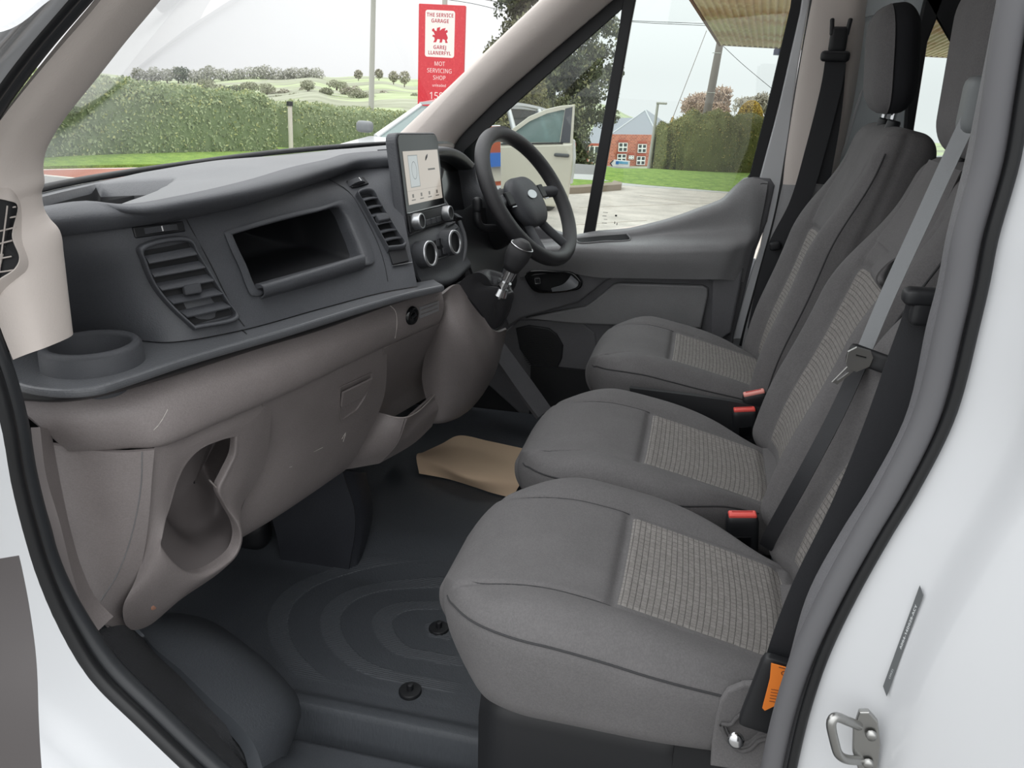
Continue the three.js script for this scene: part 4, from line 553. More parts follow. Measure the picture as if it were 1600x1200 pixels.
  // inner handle
  const bez = [[820, 430], [826, 424], [840, 422], [870, 423], [894, 425], [903, 432], [910, 443], [906, 451], [890, 455], [858, 458], [838, 456], [830, 450]].map(([x, y]) => AZ(x, y, -0.80));
  const bzc = bez.reduce((a, p) => a.add(p), V()).multiplyScalar(1 / bez.length), hb = mesh('handle_bezel', cutZ(bez, -0.825, 0.03, 0.004, [bez.map(p => p.clone().lerp(bzc, 0.16))], true), M.gloss, d, 'glossy black inner handle bezel');
  mesh('handle_recess', cutZ(bez.map(p => p.clone().lerp(bzc, 0.1)), -0.82, 0.012, 0.002, [], true), M.deep, hb);
  mesh('handle_lever', panel([pts([[862, 450, 'z', -0.797], [880, 444, 'z', -0.79], [888, 436, 'z', -0.792], [892, 430, 'z', -0.80]]), pts([[864, 455, 'z', -0.797], [890, 452, 'z', -0.79], [902, 447, 'z', -0.792], [903, 440, 'z', -0.80]])], { nu: 16, nv: 6, t: 0.005 }), mat(S(120, 122, 126), 0.35), hb);
  mesh('lock_switch', [place(rbox(0.016, 0.026, 0.006, 0.002), AZ(840, 439, -0.80), rotE(0, 0, 0.25))], M.black, hb); mesh('lock_switch_edge', place(new THREE.TorusGeometry(0.011, 0.0008, 6, 4), AZ(840, 439, -0.797), rotE(0, 0, 0.95)), M.satin, hb);
  // speaker
  const spk = [[806, 513], [826, 508], [858, 513], [870, 522], [880, 540], [878, 560], [864, 590], [850, 590], [835, 578], [812, 545]].map(([x, y]) => AZ(x, y, -0.835));
  const lower = [[775, 530], [810, 500], [905, 500], [930, 520], [935, 560], [890, 610], [855, 612], [835, 600]].map(([x, y]) => AZ(x, y, -0.84)); mesh('lower_card', cutZ(lower, -0.87, 0.03, 0.006), M.darkDoor, d);
  const sp = mesh('speaker_grille', cutZ(spk, -0.85, 0.018, 0.004, [], false), M.black, d, 'round ribbed speaker grille'); const sc = AZ(842, 549, -0.83);
  for (let k = -9; k <= 9; k++) { const w = Math.sqrt(Math.max(0, 1 - (k / 10) ** 2)) * 0.052; mesh('grille_rib', place(rbox(w * 2, 0.0022, 0.002, 0.0006, 1), sc.clone().add(V(0, k * 0.0058, 0.0005))), M.black, sp); }
  mesh('foot_rest', panel([pts([[782, 535, 'z', -0.72], [830, 600, 'z', -0.70], [858, 640, 'z', -0.68]]), pts([[770, 560, 'z', -0.66], [812, 620, 'z', -0.64], [838, 655, 'z', -0.62]])], { nu: 12, nv: 6, t: 0.012 }), M.darkDoor, d);
  // window frame and glass
  const wf = structure('window_3', 'driver door window with black divider bar', 'window');
  const fr = (o, h, z0, t, m, nm) => mesh(nm, cutZ(o.map(([x, y]) => AZ(x, y, z0)), z0 - t, t, 0.003, h ? [h.map(([x, y]) => AZ(x, y, z0))] : []), m, wf);
  fr([[720, 250], [700, 262], [690, 240], [705, 220], [745, 178], [840, 93], [950, -6], [1000, -52], [1262, -52], [1250, 30], [1215, 170], [1187, 280], [1170, 300], [1132, 336], [1044, 366], [934, 386], [880, 394], [780, 345], [740, 300]], [[716, 246], [722, 236], [770, 190], [850, 118], [980, 2], [1028, -42], [1245, -42], [1238, 10], [1205, 150], [1174, 274], [1152, 300], [1126, 326], [1044, 357], [934, 376], [890, 382], [790, 330], [740, 285], [718, 262]], -0.862, 0.03, M.black, 'rubber_frame');
  fr([[973, 0], [968, 40], [911, 366], [929, 364], [986, 36], [993, 0], [999, -46], [980, -46]], null, -0.858, 0.022, M.black, 'divider_bar');
  fr([[708, 262], [700, 240], [770, 186], [850, 114], [1000, -46], [1245, -46], [1176, 280], [1130, 312], [1044, 344], [934, 362], [880, 372]], null, -0.878, 0.004, M.tint, 'pane');
  { const ink = mat(S(60, 66, 66), 0.7), gl = (x, y, w, h) => mesh('glass_mark', place(new THREE.BoxGeometry(w, h, 0.0006), AZ(x, y, -0.8745)), ink, wf); for (let k = 0; k < 4; k++) gl(946 - (k % 2) * 1.5, 332 + k * 5.5, 0.014 - 0.002 * (k % 3), 0.0012); gl(962.5, 337, 0.006, 0.005); gl(960.5, 348, 0.002, 0.007); gl(964, 350, 0.002, 0.007); }
  // painted edge of the door and far door pillar
  const t = structure('trim_4', 'cream and grey trim of the far door pillar', 'trim');
  const cz = (list, z, th, m, n, bev = 0.004) => mesh(n, boxUV(cutZ(list.map(([x, y]) => AZ(x, y, z)), z - th, th, bev)), m, t);
  cz([[1262, -60], [1280, -60], [1266, 0], [1248, 100], [1236, 180], [1234, 280], [1205, 400], [1170, 530], [1145, 530], [1165, 456], [1188, 385], [1204, 300], [1187, 278], [1216, 170], [1250, 20]], -0.852, 0.03, M.white, 'painted_door_edge');
  mesh('door_seal', tube(pts([[1277, -50, 'z', -0.84], [1266, 20, 'z', -0.84], [1247, 130, 'z', -0.84], [1230, 240, 'z', -0.84], [1214, 330, 'z', -0.84], [1190, 420, 'z', -0.84], [1168, 500, 'z', -0.84], [1158, 540, 'z', -0.84]]), 0.006, 50, 8), M.rubber, t);
  const pc = pts([[1283, -60, 'z', -0.83], [1270, 0, 'z', -0.83], [1255, 80, 'z', -0.83], [1240, 170, 'z', -0.83], [1228, 250, 'z', -0.83], [1224, 288, 'z', -0.83]]), pd = pts([[1352, -60, 'z', -0.80], [1342, 0, 'z', -0.80], [1332, 80, 'z', -0.80], [1318, 170, 'z', -0.80], [1300, 250, 'z', -0.80], [1292, 288, 'z', -0.80]]);
  mesh('pillar_cover_upper', panel([pc.map(p => p.clone().add(V(0, 0, -0.03))), pc, pc.map((p, i) => p.clone().lerp(pd[i], 0.2).add(V(0, 0, 0.012))), pd, pd.map(p => p.clone().add(V(0.03, 0, -0.06)))], { nu: 30, nv: 20, t: 0.006 }), M.cream, t, 'cream upper pillar cover');
  const pe = pts([[1224, 288, 'z', -0.828], [1205, 370, 'z', -0.828], [1180, 460, 'z', -0.828], [1160, 540, 'z', -0.828], [1150, 620, 'z', -0.828]]), pf = pts([[1300, 288, 'z', -0.79], [1280, 370, 'z', -0.79], [1260, 460, 'z', -0.79], [1240, 540, 'z', -0.79], [1230, 620, 'z', -0.79]]);
  mesh('pillar_cover_lower', panel([pe.map(p => p.clone().add(V(0, 0, -0.02))), pe, pe.map((p, i) => p.clone().lerp(pf[i], 0.3).add(V(0, 0, 0.015))), pf, pf.map(p => p.clone().add(V(0.06, 0, -0.05)))], { nu: 30, nv: 16, t: 0.006 }), M.greyDoor, t, 'grey lower pillar cover');
  // far windscreen pillar
  const a = structure('trim_5', 'cream plastic trim of the far windscreen pillar', 'trim');
  const al = pts([[600, 240, 'z', -0.80], [639, 202, 'z', -0.80], [700, 145, 'z', -0.79], [775, 73, 'z', -0.775], [852, 0, 'z', -0.76], [930, -75, 'z', -0.74]]), ar = pts([[708, 262, 'z', -0.845], [702, 232, 'z', -0.845], [752, 172, 'z', -0.84], [845, 88, 'z', -0.83], [945, 2, 'z', -0.82], [1010, -55, 'z', -0.81]]);
  mesh('pillar_cover', panel([al.map(p => p.clone().add(V(-0.02, 0.0, -0.05))), al, al.map((p, i) => p.clone().lerp(ar[i], 0.5).add(V(0.014, 0.005, 0.03))), ar, ar.map(p => p.clone().add(V(0, 0, -0.04)))], { nu: 40, nv: 24, t: 0.006 }), M.cream, a);
  mesh('glass_edge', tube(al.map(p => p.clone().add(V(-0.004, 0, -0.004))), 0.0035, 30, 6), M.black, a);
  // closing sheets outside the far door and under the roof edge so that light enters only through the openings
  const w = structure('wall_far', 'white outer skin of the van beyond the driver door', 'wall');
  mesh('roof_rail', panel([[V(-0.5, 1.32, -0.86), V(0.3, 1.34, -0.88), V(1.2, 1.34, -0.88)], [V(-0.45, 1.45, -0.70), V(0.3, 1.52, -0.74), V(1.2, 1.52, -0.76)]], { nu: 14, nv: 5, t: 0.03 }), M.cream, w);
  mesh('lower_skin', place(new THREE.BoxGeometry(1.35, 1.0, 0.01), V(-0.32, 0.08, -0.93)), M.white, w);
  const nr = structure('wall_near_top', 'roof edge above the passenger door opening', 'wall'); mesh('roof_rail', panel([[V(-0.42, 1.34, 0.84), V(0.3, 1.40, 0.86), V(1.2, 1.40, 0.88)], [V(-0.40, 1.44, 0.66), V(0.3, 1.52, 0.72), V(1.2, 1.52, 0.76)]], { nu: 14, nv: 5, t: 0.03 }), M.cream, nr);
  // door mirror
  const m = thing('door_mirror', 'black door mirror outside the driver window, behind the steering wheel', 'mirror');
  mesh('housing', place(softBox(0.09, 0.25, 0.17, 0.035, 8, 16, 10), AZ(757, 252, -1.0).add(V(-0.04, 0, 0))), M.black, m);
  mesh('arm', rod(AZ(735, 290, -0.88), AZ(752, 285, -1.0).add(V(-0.03, 0, 0)), 0.03), M.black, m);
  mesh('mirror_glass', place(rbox(0.006, 0.215, 0.145, 0.003), AZ(757, 252, -1.0).add(V(0.006, 0, 0)), rotE(0, -0.42, 0.04)), M.mirror, m);
}
{ // brown paper mat in the driver's footwell
  const m = solo('paper_floor_mat', panel([pts([[660, 708, 'y', 0.075], [690, 694, 'y', 0.075], [718, 681, 'y', 0.075], [765, 690, 'y', 0.075], [830, 704, 'y', 0.07]]), pts([[651, 712, 'y', 0.088], [690, 728, 'y', 0.09], [730, 744, 'y', 0.092], [770, 750, 'y', 0.09], [815, 752, 'y', 0.088]]), pts([[655, 740, 'y', 0.052], [700, 748, 'y', 0.05], [740, 760, 'y', 0.05], [770, 770, 'y', 0.05], [800, 778, 'y', 0.05]])], { nu: 30, nv: 14, t: 0.0012 }), M.card, 'crumpled brown paper floor mat in the driver footwell', 'paper mat');
}
{ const k = structure('wall_kick', 'dark kick panel at the far side of the driver footwell', 'wall'); mesh('kick_panel', place(new THREE.BoxGeometry(0.55, 0.62, 0.02), V(-1.14, 0.2, -0.80)), M.black, k); mesh('kick_sill', place(new THREE.BoxGeometry(0.5, 0.6, 0.02), V(-0.72, 0.1, -0.862)), M.black, k); mesh('kick_panel_rear', place(new THREE.BoxGeometry(0.9, 0.32, 0.02), V(-0.2, 0.05, -0.83)), M.black, k); }
{ // pedals, mostly hidden
  const p = thing('pedal', 'dark pedal beyond the paper mat', 'pedal'); mesh('pedal_arm', rod(V(-1.02, 0.35, -0.36), V(-0.93, 0.14, -0.36), 0.008), M.black, p); mesh('pedal_pad', place(rbox(0.016, 0.07, 0.06, 0.006), V(-0.925, 0.13, -0.36), rotE(0, 0, -0.5)), M.rubber, p);
}
// ------------------------------------------------------------------ seats
const curve1 = (ks) => { const c = new THREE.CatmullRomCurve3(ks.map(([x, y]) => V(x, y, 0)), false, 'centripetal').getPoints(200); return x => { if (x <= c[0].x) return c[0].y; for (let i = 1; i < c.length; i++) if (c[i].x >= x) { const t = (x - c[i - 1].x) / (c[i].x - c[i - 1].x || 1); return c[i - 1].y + t * (c[i].y - c[i - 1].y); } return c[c.length - 1].y; }; };
const bump = (x, c, w) => Math.exp(-(((x - c) / w) ** 2));
const seatTop = curve1([[-0.52, 0.345], [-0.50, 0.372], [-0.475, 0.396], [-0.44, 0.413], [-0.39, 0.423], [-0.33, 0.425], [-0.235, 0.413], [-0.1, 0.384], [0.0, 0.361], [0.06, 0.348]]);
// height of a cushion top at x (fore and aft) and z (across, from its middle)
function cushTop(x, z, hw) {
  const az = Math.abs(z); let y = seatTop(x);
  y += 0.016 * bump(az, hw - 0.045, 0.045) * sst(-0.43, -0.30, x) * (1 - 0.35 * sst(-0.1, 0.03, x));
  y -= 0.010 * (1 - sst(0.05, 0.15, az)) * sst(-0.26, -0.2, x);
  y -= 0.006 * bump(x, -0.235, 0.007) * (1 - sst(0.118, 0.126, az));                       // seam before the insert
  y -= 0.004 * bump(az, 0.124, 0.005) * sst(-0.50, -0.44, x);                              // seams along it
  y -= 0.005 * bump(x, 0.0, 0.008) * (1 - sst(0.11, 0.13, az));
  return y;
}
function cushion(parent, ox, oy, zc, hw, nearFull, short = 1) {
  const L = 0.535, H = 0.16, cx = -0.2225, yb = 0.258, R = [0.05, 0.042, 0.035];
  const narrowAt = x => { const f = Math.max(0, Math.min(0.93, (-0.315 - x) / 0.178)); return Math.sqrt(1 - f * f); };
  const D = v => {
    const x0 = v.x + cx, f = (v.y + H / 2) / H, narrow = narrowAt(x0) - (nearFull && v.z > 0 ? 0.07 : 0.34) * sst(-0.20, 0.01, x0); let z = v.z * narrow;
    z *= 1 + 0.03 * Math.sin(f * 3) - 0.05 * (1 - f) * (1 - f);
    const topY = cushTop(x0, v.z * narrow, hw), bot = yb + 0.012 * sst(-0.38, -0.48, x0);
    let y = bot + f * (topY - bot), x = x0 + (0.045 * (1 - f) ** 3 - 0.006 * Math.sin(Math.PI * Math.min(1, f * 1.15))) * sst(-0.38, -0.48, x0);
    if (x < -0.235) x = -0.235 + (x + 0.235) * short;
    v.set(x + ox, y + oy, z + zc); return v;
  };
  const g = softBox(L, H, hw * 2, R, 130, 24, 112, D);
  const c = mesh('cushion', g, M.fabric, parent, 'charcoal cloth seat cushion');
  const rows = []; const nu = 40, nv = 40; for (let j = 0; j < nv; j++) { const t = j / (nv - 1), x = -0.232 + 0.234 * t, row = []; for (let i = 0; i < nu; i++) { const s = i / (nu - 1) * 2 - 1, hwI = 0.119 - 0.005 * t, z = s * hwI, xx = x + 0.012 * (1 - s * s) * t; const e = Math.min(1, Math.min((1 - Math.abs(s)) * 14, t * 16, (1 - t) * 16)); row.push(V(xx + ox, cushTop(xx, z, hw) + oy + 0.0035 * e - 0.001, z + zc)); } rows.push(row); }
  mesh('cushion_insert', panel(rows, { nu, nv, keep: true, t: 0 }), M.insert, c, 'pale checked cloth panel');
  // piping along both sides, meeting the lengthwise seams at the front corners
  for (const s of [-1, 1]) {
    const a = []; for (let i = 0; i <= 40; i++) { const x = -0.02 - 0.45 * i / 40; const v = roundPt(V(x - cx, 0.365 * H, s * hw), L, H, hw * 2, R); v.z *= 1.004; a.push(D(v)); }
    const e = a[a.length - 1]; mesh('piping', tube(a, 0.0015, 70, 6), M.thread, c);
    const b = []; for (let i = 0; i <= 24; i++) { const x = -0.235 - 0.205 * i / 24, k = sst(-0.40, -0.485, x), z = s * (0.124 - 0.02 * k); b.push(V((x < -0.235 ? -0.235 + (x + 0.235) * short : x) + ox, cushTop(x, z, hw) + oy + 0.0002 - 0.004 * k, z + zc)); } mesh('seam', tube(b, 0.0010, 40, 5), M.thread, c);
  }
  return c;
}
function backrest(parent, ox, oy, zc, hw, opt = {}) {
  const L = opt.h || 0.66, T = 0.13, lean = (opt.lean || 12.5) * Math.PI / 180, base = V(0.022 + ox, 0.325 + oy, zc), up = V(Math.sin(lean), Math.cos(lean), 0), back = V(Math.cos(lean), -Math.sin(lean), 0);
  const front = (a, z) => { const az = Math.abs(z); let d = 0; // a: height along the back, d: forward of the mean face
    const w = hw * (1 - 0.20 * sst(0.38, 0.66, a)); d += 0.044 * bump(az, w - 0.055, 0.048) * (1 - sst(0.36, 0.58, a)) ; d += 0.012 * bump(a, 0.14, 0.12); d -= 0.012 * sst(0.42, 0.64, a);
    d -= 0.005 * bump(az, 0.122, 0.006) * (1 - sst(0.56, 0.6, a)); d -= 0.006 * bump(a, opt.top || 0.36, 0.007) * (1 - sst(0.118, 0.126, az)); return d; };
  const P = (a, z, off) => base.clone().addScaledVector(up, a).addScaledVector(back, -front(a, z) - off).add(V(0, 0, z));
  const g = softBox(T, L, hw * 2, [0.05, 0.05, 0.045], 18, 130, 104, v => {
    const a = v.y + L / 2, f = (T / 2 - v.x) / T; const w = 1 - 0.20 * sst(0.36, 0.66, a), z = v.z * w;
    const d = f * front(a, z); const q = base.clone().addScaledVector(up, a).addScaledVector(back, v.x + T / 2 - d); v.set(q.x, q.y, zc + z + (Math.abs(v.z) > hw - 0.02 ? -Math.sign(z) * 0.004 * bump(f, 0.62, 0.06) : 0));
  });
  const b = mesh('backrest', g, M.fabric, parent, 'charcoal cloth backrest');
  const rows = [], nu = 36, nv = 40, a0 = 0.05, a1 = opt.top || 0.36; for (let j = 0; j < nv; j++) { const t = j / (nv - 1), a = a0 + (a1 - a0) * t, row = []; for (let i = 0; i < nu; i++) { const s = i / (nu - 1) * 2 - 1, e = Math.min(1, Math.min((1 - Math.abs(s)) * 14, t * 16, (1 - t) * 16)); row.push(P(a, s * 0.118, 0.0035 * e - 0.001)); } rows.push(row); }
  mesh('backrest_insert', panel(rows, { nu, nv, keep: true, t: 0 }), M.insert, b, 'pale checked cloth panel');
  for (const s of [-1, 1]) { const a = []; for (let i = 0; i <= 30; i++) { const h = 0.03 + 0.58 * i / 30, w = hw * (1 - 0.20 * sst(0.36, 0.66, h)); a.push(base.clone().addScaledVector(up, h).addScaledVector(back, -front(h, s * (w - 0.02)) + 0.016).add(V(0, 0, s * (w - 0.004)))); } mesh('piping', tube(a, 0.0018, 50, 6), M.thread, b); }
  return { b, P, base, up, back, L, lean };
}
function headrest(parent, bk, zc, o = {}) {
  const { up, back, base, lean } = bk, at = (a, d, z) => base.clone().addScaledVector(up, a).addScaledVector(back, d).add(V(0, 0, z)), c = at(bk.L + (o.lift || 0.155), 0.045 + (o.d || 0), 0), q = rotE(0, 0, o.tilt ?? 0.12);
  const half = front => place(softBox(o.t || 0.080, o.h || 0.215, o.w || 0.222, [(o.t || 0.08) * 0.46, 0.06, 0.06], 18, 30, 28, v => { v.z *= 1 - (o.w ? 0.03 : 0.10) * sst(0.02, 0.11, v.y); v.x -= 0.010 * (1 - (v.z / 0.111) ** 2) * (v.x < 0 ? 1 : 0); v.x = front ? Math.min(v.x, -0.018) : Math.max(v.x, -0.018); }), c, q);
  const h = mesh('headrest', half(false), M.fabricDark, parent, 'headrest with black rear half'); mesh('headrest_front', half(true), M.fabric, h, 'charcoal front half');
  for (const s of [-1, 1]) { mesh('headrest_post', rod(at(bk.L - 0.03, 0.045, s * 0.05), at(bk.L + 0.06, 0.035, s * 0.05), 0.006), M.chrome, h); mesh('post_sleeve', place(lathe([[0.006, 0.012], [0.012, 0.012], [0.014, 0.008], [0.014, -0.01]], 18), at(bk.L - 0.002, 0.045, s * 0.05), rotE(0, 0, -lean)), M.black, h); }
  return h;
}
{ // driver seat
  const s = thing('single_seat', 'single driver seat in charcoal cloth beside the far door', 'seat'), ox = 0.034, oy = 0.024, zc = -0.446;
  cushion(s, ox - 0.012, oy, zc, 0.208, true, 0.80);
  const bk = backrest(s, -0.008, oy, zc, 0.225, { h: 0.665, top: 0.40 }); headrest(s, bk, zc, { lift: 0.124, h: 0.215, d: -0.042 });
  mesh('seat_base', place(softBox(0.44, 0.2, 0.40, 0.02, 6, 6, 6), V(-0.17 + ox, 0.15, zc)), M.black, s);
  mesh('side_cover', panel([pts([[985, 603, 'z', -0.205], [1060, 612, 'z', -0.205], [1150, 625, 'z', -0.205], [1215, 640, 'z', -0.205]]), pts([[985, 640, 'z', -0.20], [1060, 650, 'z', -0.20], [1150, 665, 'z', -0.20], [1215, 690, 'z', -0.20]]), [V(-0.33, 0.15, -0.2), V(-0.2, 0.15, -0.2), V(-0.05, 0.15, -0.2), V(0.06, 0.15, -0.2)]], { nu: 16, nv: 8, t: 0.02 }), M.black, s);
  mesh('recline_cover', place(softBox(0.10, 0.10, 0.03, 0.013, 6, 6, 4), V(0.09, 0.37, zc + 0.225)), M.black, s);
}
{ // double passenger seat
  const s = thing('double_passenger_seat', 'double passenger seat in charcoal cloth nearest the open door', 'seat');
  cushion(s, 0, 0, 0.512, 0.212, true); cushion(s, 0, 0, 0.078, 0.212, false, 0.95);
  const b1 = backrest(s, 0, 0, 0.52, 0.225, { h: 0.665, top: 0.445, lean: 15.5 }), b2 = backrest(s, -0.006, 0, 0.07, 0.222, { h: 0.665, top: 0.445, lean: 15.5 });
  headrest(s, b1, 0.52, { d: -0.04 }); headrest(s, b2, 0.07, { lift: 0.137, h: 0.27, d: -0.03, w: 0.27, t: 0.10, tilt: 0.03 });
  // fold-down table panel in the middle backrest with its pull strap
  const tp = []; for (const [a, z] of [[0.445, -0.118], [0.60, -0.09], [0.625, -0.07], [0.63, 0.0], [0.625, 0.07], [0.60, 0.09], [0.445, 0.118], [0.437, 0.10], [0.435, 0], [0.437, -0.10]]) tp.push(b2.P(a, z, 0.004));
  const rows = [0, 0.5, 1].map(t => Array.from({ length: 15 }, (_, i) => { const z = (i / 14 * 2 - 1), a = 0.495 + 0.155 * t; return b2.P(a, z * (0.118 - 0.03 * t), 0.009 * Math.min(1, (1 - Math.abs(z)) * 8)); }));
  mesh('table_panel', panel(rows, { nu: 15, nv: 20, t: 0.003 }), M.fabric, s, 'fold-down table panel in the middle backrest');
  const st = [b2.P(0.44, 0.02, 0.004), b2.P(0.455, 0.024, 0.018), b2.P(0.48, 0.026, 0.014), b2.P(0.50, 0.026, 0.003)]; mesh('pull_strap', band(st, QZ, 0.05, 0.003, 16), M.fabric, s, 'cloth pull strap');
  for (const fl of [panel([[V(0.0, 0.36, 0.44), V(0.0, 0.36, 0.60)], [V(0.06, 0.37, 0.44), V(0.06, 0.37, 0.60)]], { nu: 6, nv: 4, t: 0.01 }), panel([[V(0.0, 0.362, -0.05), V(0.0, 0.362, 0.19)], [V(0.06, 0.37, -0.05), V(0.06, 0.37, 0.19)]], { nu: 6, nv: 4, t: 0.01 })]) mesh('seat_flap', fl, M.fabric, s, 'grey flap between cushion and backrest');
  mesh('seat_base', place(softBox(0.43, 0.27, 0.78, 0.02, 8, 6, 10), V(-0.195, 0.135, 0.29)), M.black, s, 'black box base under the double seat');
  // cloth valance torn open by the belt anchor
  const vo = [[1118, 1120], [1124, 1096], [1136, 1078], [1160, 1068], [1192, 1066], [1206, 1082], [1212, 1212], [1110, 1196], [1112, 1160]].map(([x, y]) => AZ(x, y, 0.722)), vh = [[1127, 1127], [1142, 1126], [1150, 1118], [1172, 1104], [1184, 1104], [1203, 1148], [1186, 1152], [1172, 1166], [1156, 1171], [1142, 1160], [1132, 1142]].map(([x, y]) => AZ(x, y, 0.722));
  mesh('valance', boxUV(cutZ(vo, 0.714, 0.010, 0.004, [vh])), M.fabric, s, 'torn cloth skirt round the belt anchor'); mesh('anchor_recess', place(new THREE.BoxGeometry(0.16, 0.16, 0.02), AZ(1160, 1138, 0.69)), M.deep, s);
  mesh('torn_edge', tube(loop(vh).map((p, i) => p.clone().add(V(0, 0.002 * Math.sin(i * 5), 0.004))), 0.0026, 60, 6), M.fabric, s);
}
// ------------------------------------------------------------------ belts
function buckle(px, py, axis, v, tilt, label, col) {
  const t = thing('belt_buckle', label, 'buckle'), c = meet(px, py, axis, v), q = rotE(...tilt);
  mesh('buckle_body', place(softBox(0.054, 0.10, 0.026, 0.008, 8, 10, 6), c.clone().add(V(0, -0.05, 0).applyQuaternion(q)), q), M.black, t);
  mesh('release_button', place(rbox(0.046, 0.008, 0.018, 0.003), c.clone().add(V(0, 0.0, 0).applyQuaternion(q)), q), col, t, 'red release button');
  mesh('button_slot', place(rbox(0.034, 0.003, 0.004, 0.001), c.clone().add(V(0, 0.0035, -0.003).applyQuaternion(q)), q), mat(S(190, 60, 56), 0.5), t);
  mesh('buckle_plate', place(rbox(0.026, 0.03, 0.003, 0.001), c.clone().add(V(0, -0.05, 0.0135).applyQuaternion(q)), q), M.gloss, t);
  mesh('buckle_stalk', place(rbox(0.03, 0.10, 0.01, 0.003), c.clone().add(V(0.004, -0.13, 0).applyQuaternion(q)), q), M.web, t);
  return t;
}
buckle(1163, 640, 'z', -0.175, [0.05, 0.12, 0.12], 'red-topped buckle beside the driver seat, nearer of the crossed pair', M.red);
buckle(1178, 614, 'z', -0.21, [0.05, 0.1, 0.30], 'pale red buckle leaning behind its twin beside the driver seat', M.pink);
buckle(1160, 804, 'z', 0.285, [0.02, 0.1, 0.10], 'red buckle standing between the two passenger cushions', M.red);
{ // middle belt
  const b = thing('middle_seat_belt', 'seat belt across the front of the double backrest with steel tongue', 'seat belt');
  const up = pts([[1532, 150, 'z', 0.30], [1500, 215, 'z', 0.305], [1440, 345, 'z', 0.31], [1385, 465, 'z', 0.315], [1350, 548, 'z', 0.32]]), lo = pts([[1350, 552, 'z', 0.35], [1310, 640, 'z', 0.40], [1255, 745, 'z', 0.43], [1207, 832, 'z', 0.40], [1196, 856, 'z', 0.36]]);
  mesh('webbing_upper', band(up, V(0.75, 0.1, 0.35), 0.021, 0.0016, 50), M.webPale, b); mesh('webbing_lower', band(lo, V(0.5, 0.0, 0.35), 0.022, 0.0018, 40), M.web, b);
  const tc = AZ(1348, 565, 0.335); const bd = AZ(1440, 345, 0.31).sub(AZ(1345, 555, 0.32)).normalize(), bn = EYE.clone().sub(tc).normalize(); bd.addScaledVector(bn, -bd.dot(bn)).normalize(); const q = basis(bd.clone().cross(bn), bd, bn);
  const tz = (l, z = 0.40) => l.map(([x, y]) => AZ(x, y, z)), hole1 = tz([[1336, 551], [1356, 556], [1354, 561], [1335, 556]]);
  const tg = mesh('tongue', cutZ(tz([[1324, 548], [1338, 541], [1360, 547], [1364, 558], [1358, 572], [1338, 580], [1326, 577], [1320, 566]]), 0.40, 0.004, 0.001, [hole1]), M.steel, b, 'steel tongue');
  mesh('tongue_blade', cutZ(tz([[1325, 570], [1336, 577], [1308, 600], [1299, 596]]), 0.40, 0.003, 0.0008, [tz([[1321, 577], [1327, 581], [1308, 595], [1304, 592]])]), M.steel, tg);
  mesh('tongue_grip', place(softBox(0.058, 0.026, 0.012, 0.005, 8, 6, 4), AZ(1358, 560, 0.39), q), M.black, b);
  mesh('shoulder_guide', place(softBox(0.05, 0.075, 0.05, 0.014, 8, 10, 8), AZ(1535, 165, 0.29)), mat(S(120, 124, 126), 0.45), b, 'grey plastic belt guide');
}
{ // outer passenger belt
  const b = thing('passenger_seat_belt', 'black passenger belt hanging along the near door pillar with orange label', 'seat belt');
  const w = pts([[1462, 462, 'z', 0.735], [1452, 500, 'z', 0.74], [1430, 560, 'z', 0.745], [1390, 670, 'z', 0.75], [1335, 800, 'z', 0.755], [1270, 930, 'z', 0.76], [1232, 1030, 'z', 0.762], [1215, 1100, 'z', 0.765]]);
  mesh('webbing', band(w, V(1, 0, 0.12), 0.046, 0.0018, 60), M.web, b);
  mesh('latch_plate', place(softBox(0.045, 0.016, 0.02, 0.006, 8, 4, 4), AZ(1452, 464, 0.755), rotE(0, 0, 0.02)), M.black, b); mesh('latch_body', place(softBox(0.026, 0.026, 0.016, 0.004, 5, 5, 4), AZ(1447, 486, 0.755)), M.black, b);
  const anchor = mesh('anchor_cover', place(softBox(0.045, 0.10, 0.016, 0.006, 6, 10, 4), AZ(1204, 1085, 0.775), rotE(0, 0, -0.16)), M.black, b);
  const lb = [[1205, 1036], [1234, 1044], [1230, 1080], [1216, 1100], [1195, 1110], [1191, 1106], [1203, 1060]].map(([x, y]) => AZ(x, y, 0.788));
  const lab = mesh('warning_label', cutZ(lb, 0.7875, 0.0012, 0.0002), M.orange, b, 'orange label'); const ink = mat(S(120, 70, 40), 0.8);
  for (let k = 0; k < 5; k++) mesh('print_line', rod(AZ(1205 - k * 0.8, 1077 + k * 4.6, 0.789), AZ(1217 - k * 0.8, 1079 + k * 4.6, 0.789), 0.00045, 0.00045, 4), ink, lab); mesh('print_line', rod(AZ(1217, 1042.5, 0.789), AZ(1229, 1045.5, 0.789), 0.0006, 0.0006, 4), ink, lab);
  mesh('print_ring', place(new THREE.TorusGeometry(0.0026, 0.0004, 5, 16), AZ(1225, 1052, 0.789)), ink, lab);
  mesh('anchor_bolt', place(lathe([[0, 0.006], [0.006, 0.006], [0.009, 0.003], [0.0095, 0.0]], 20), AZ(1150, 1156, 0.76), rotE(1.2, 0, 0)), M.chrome, b);
}
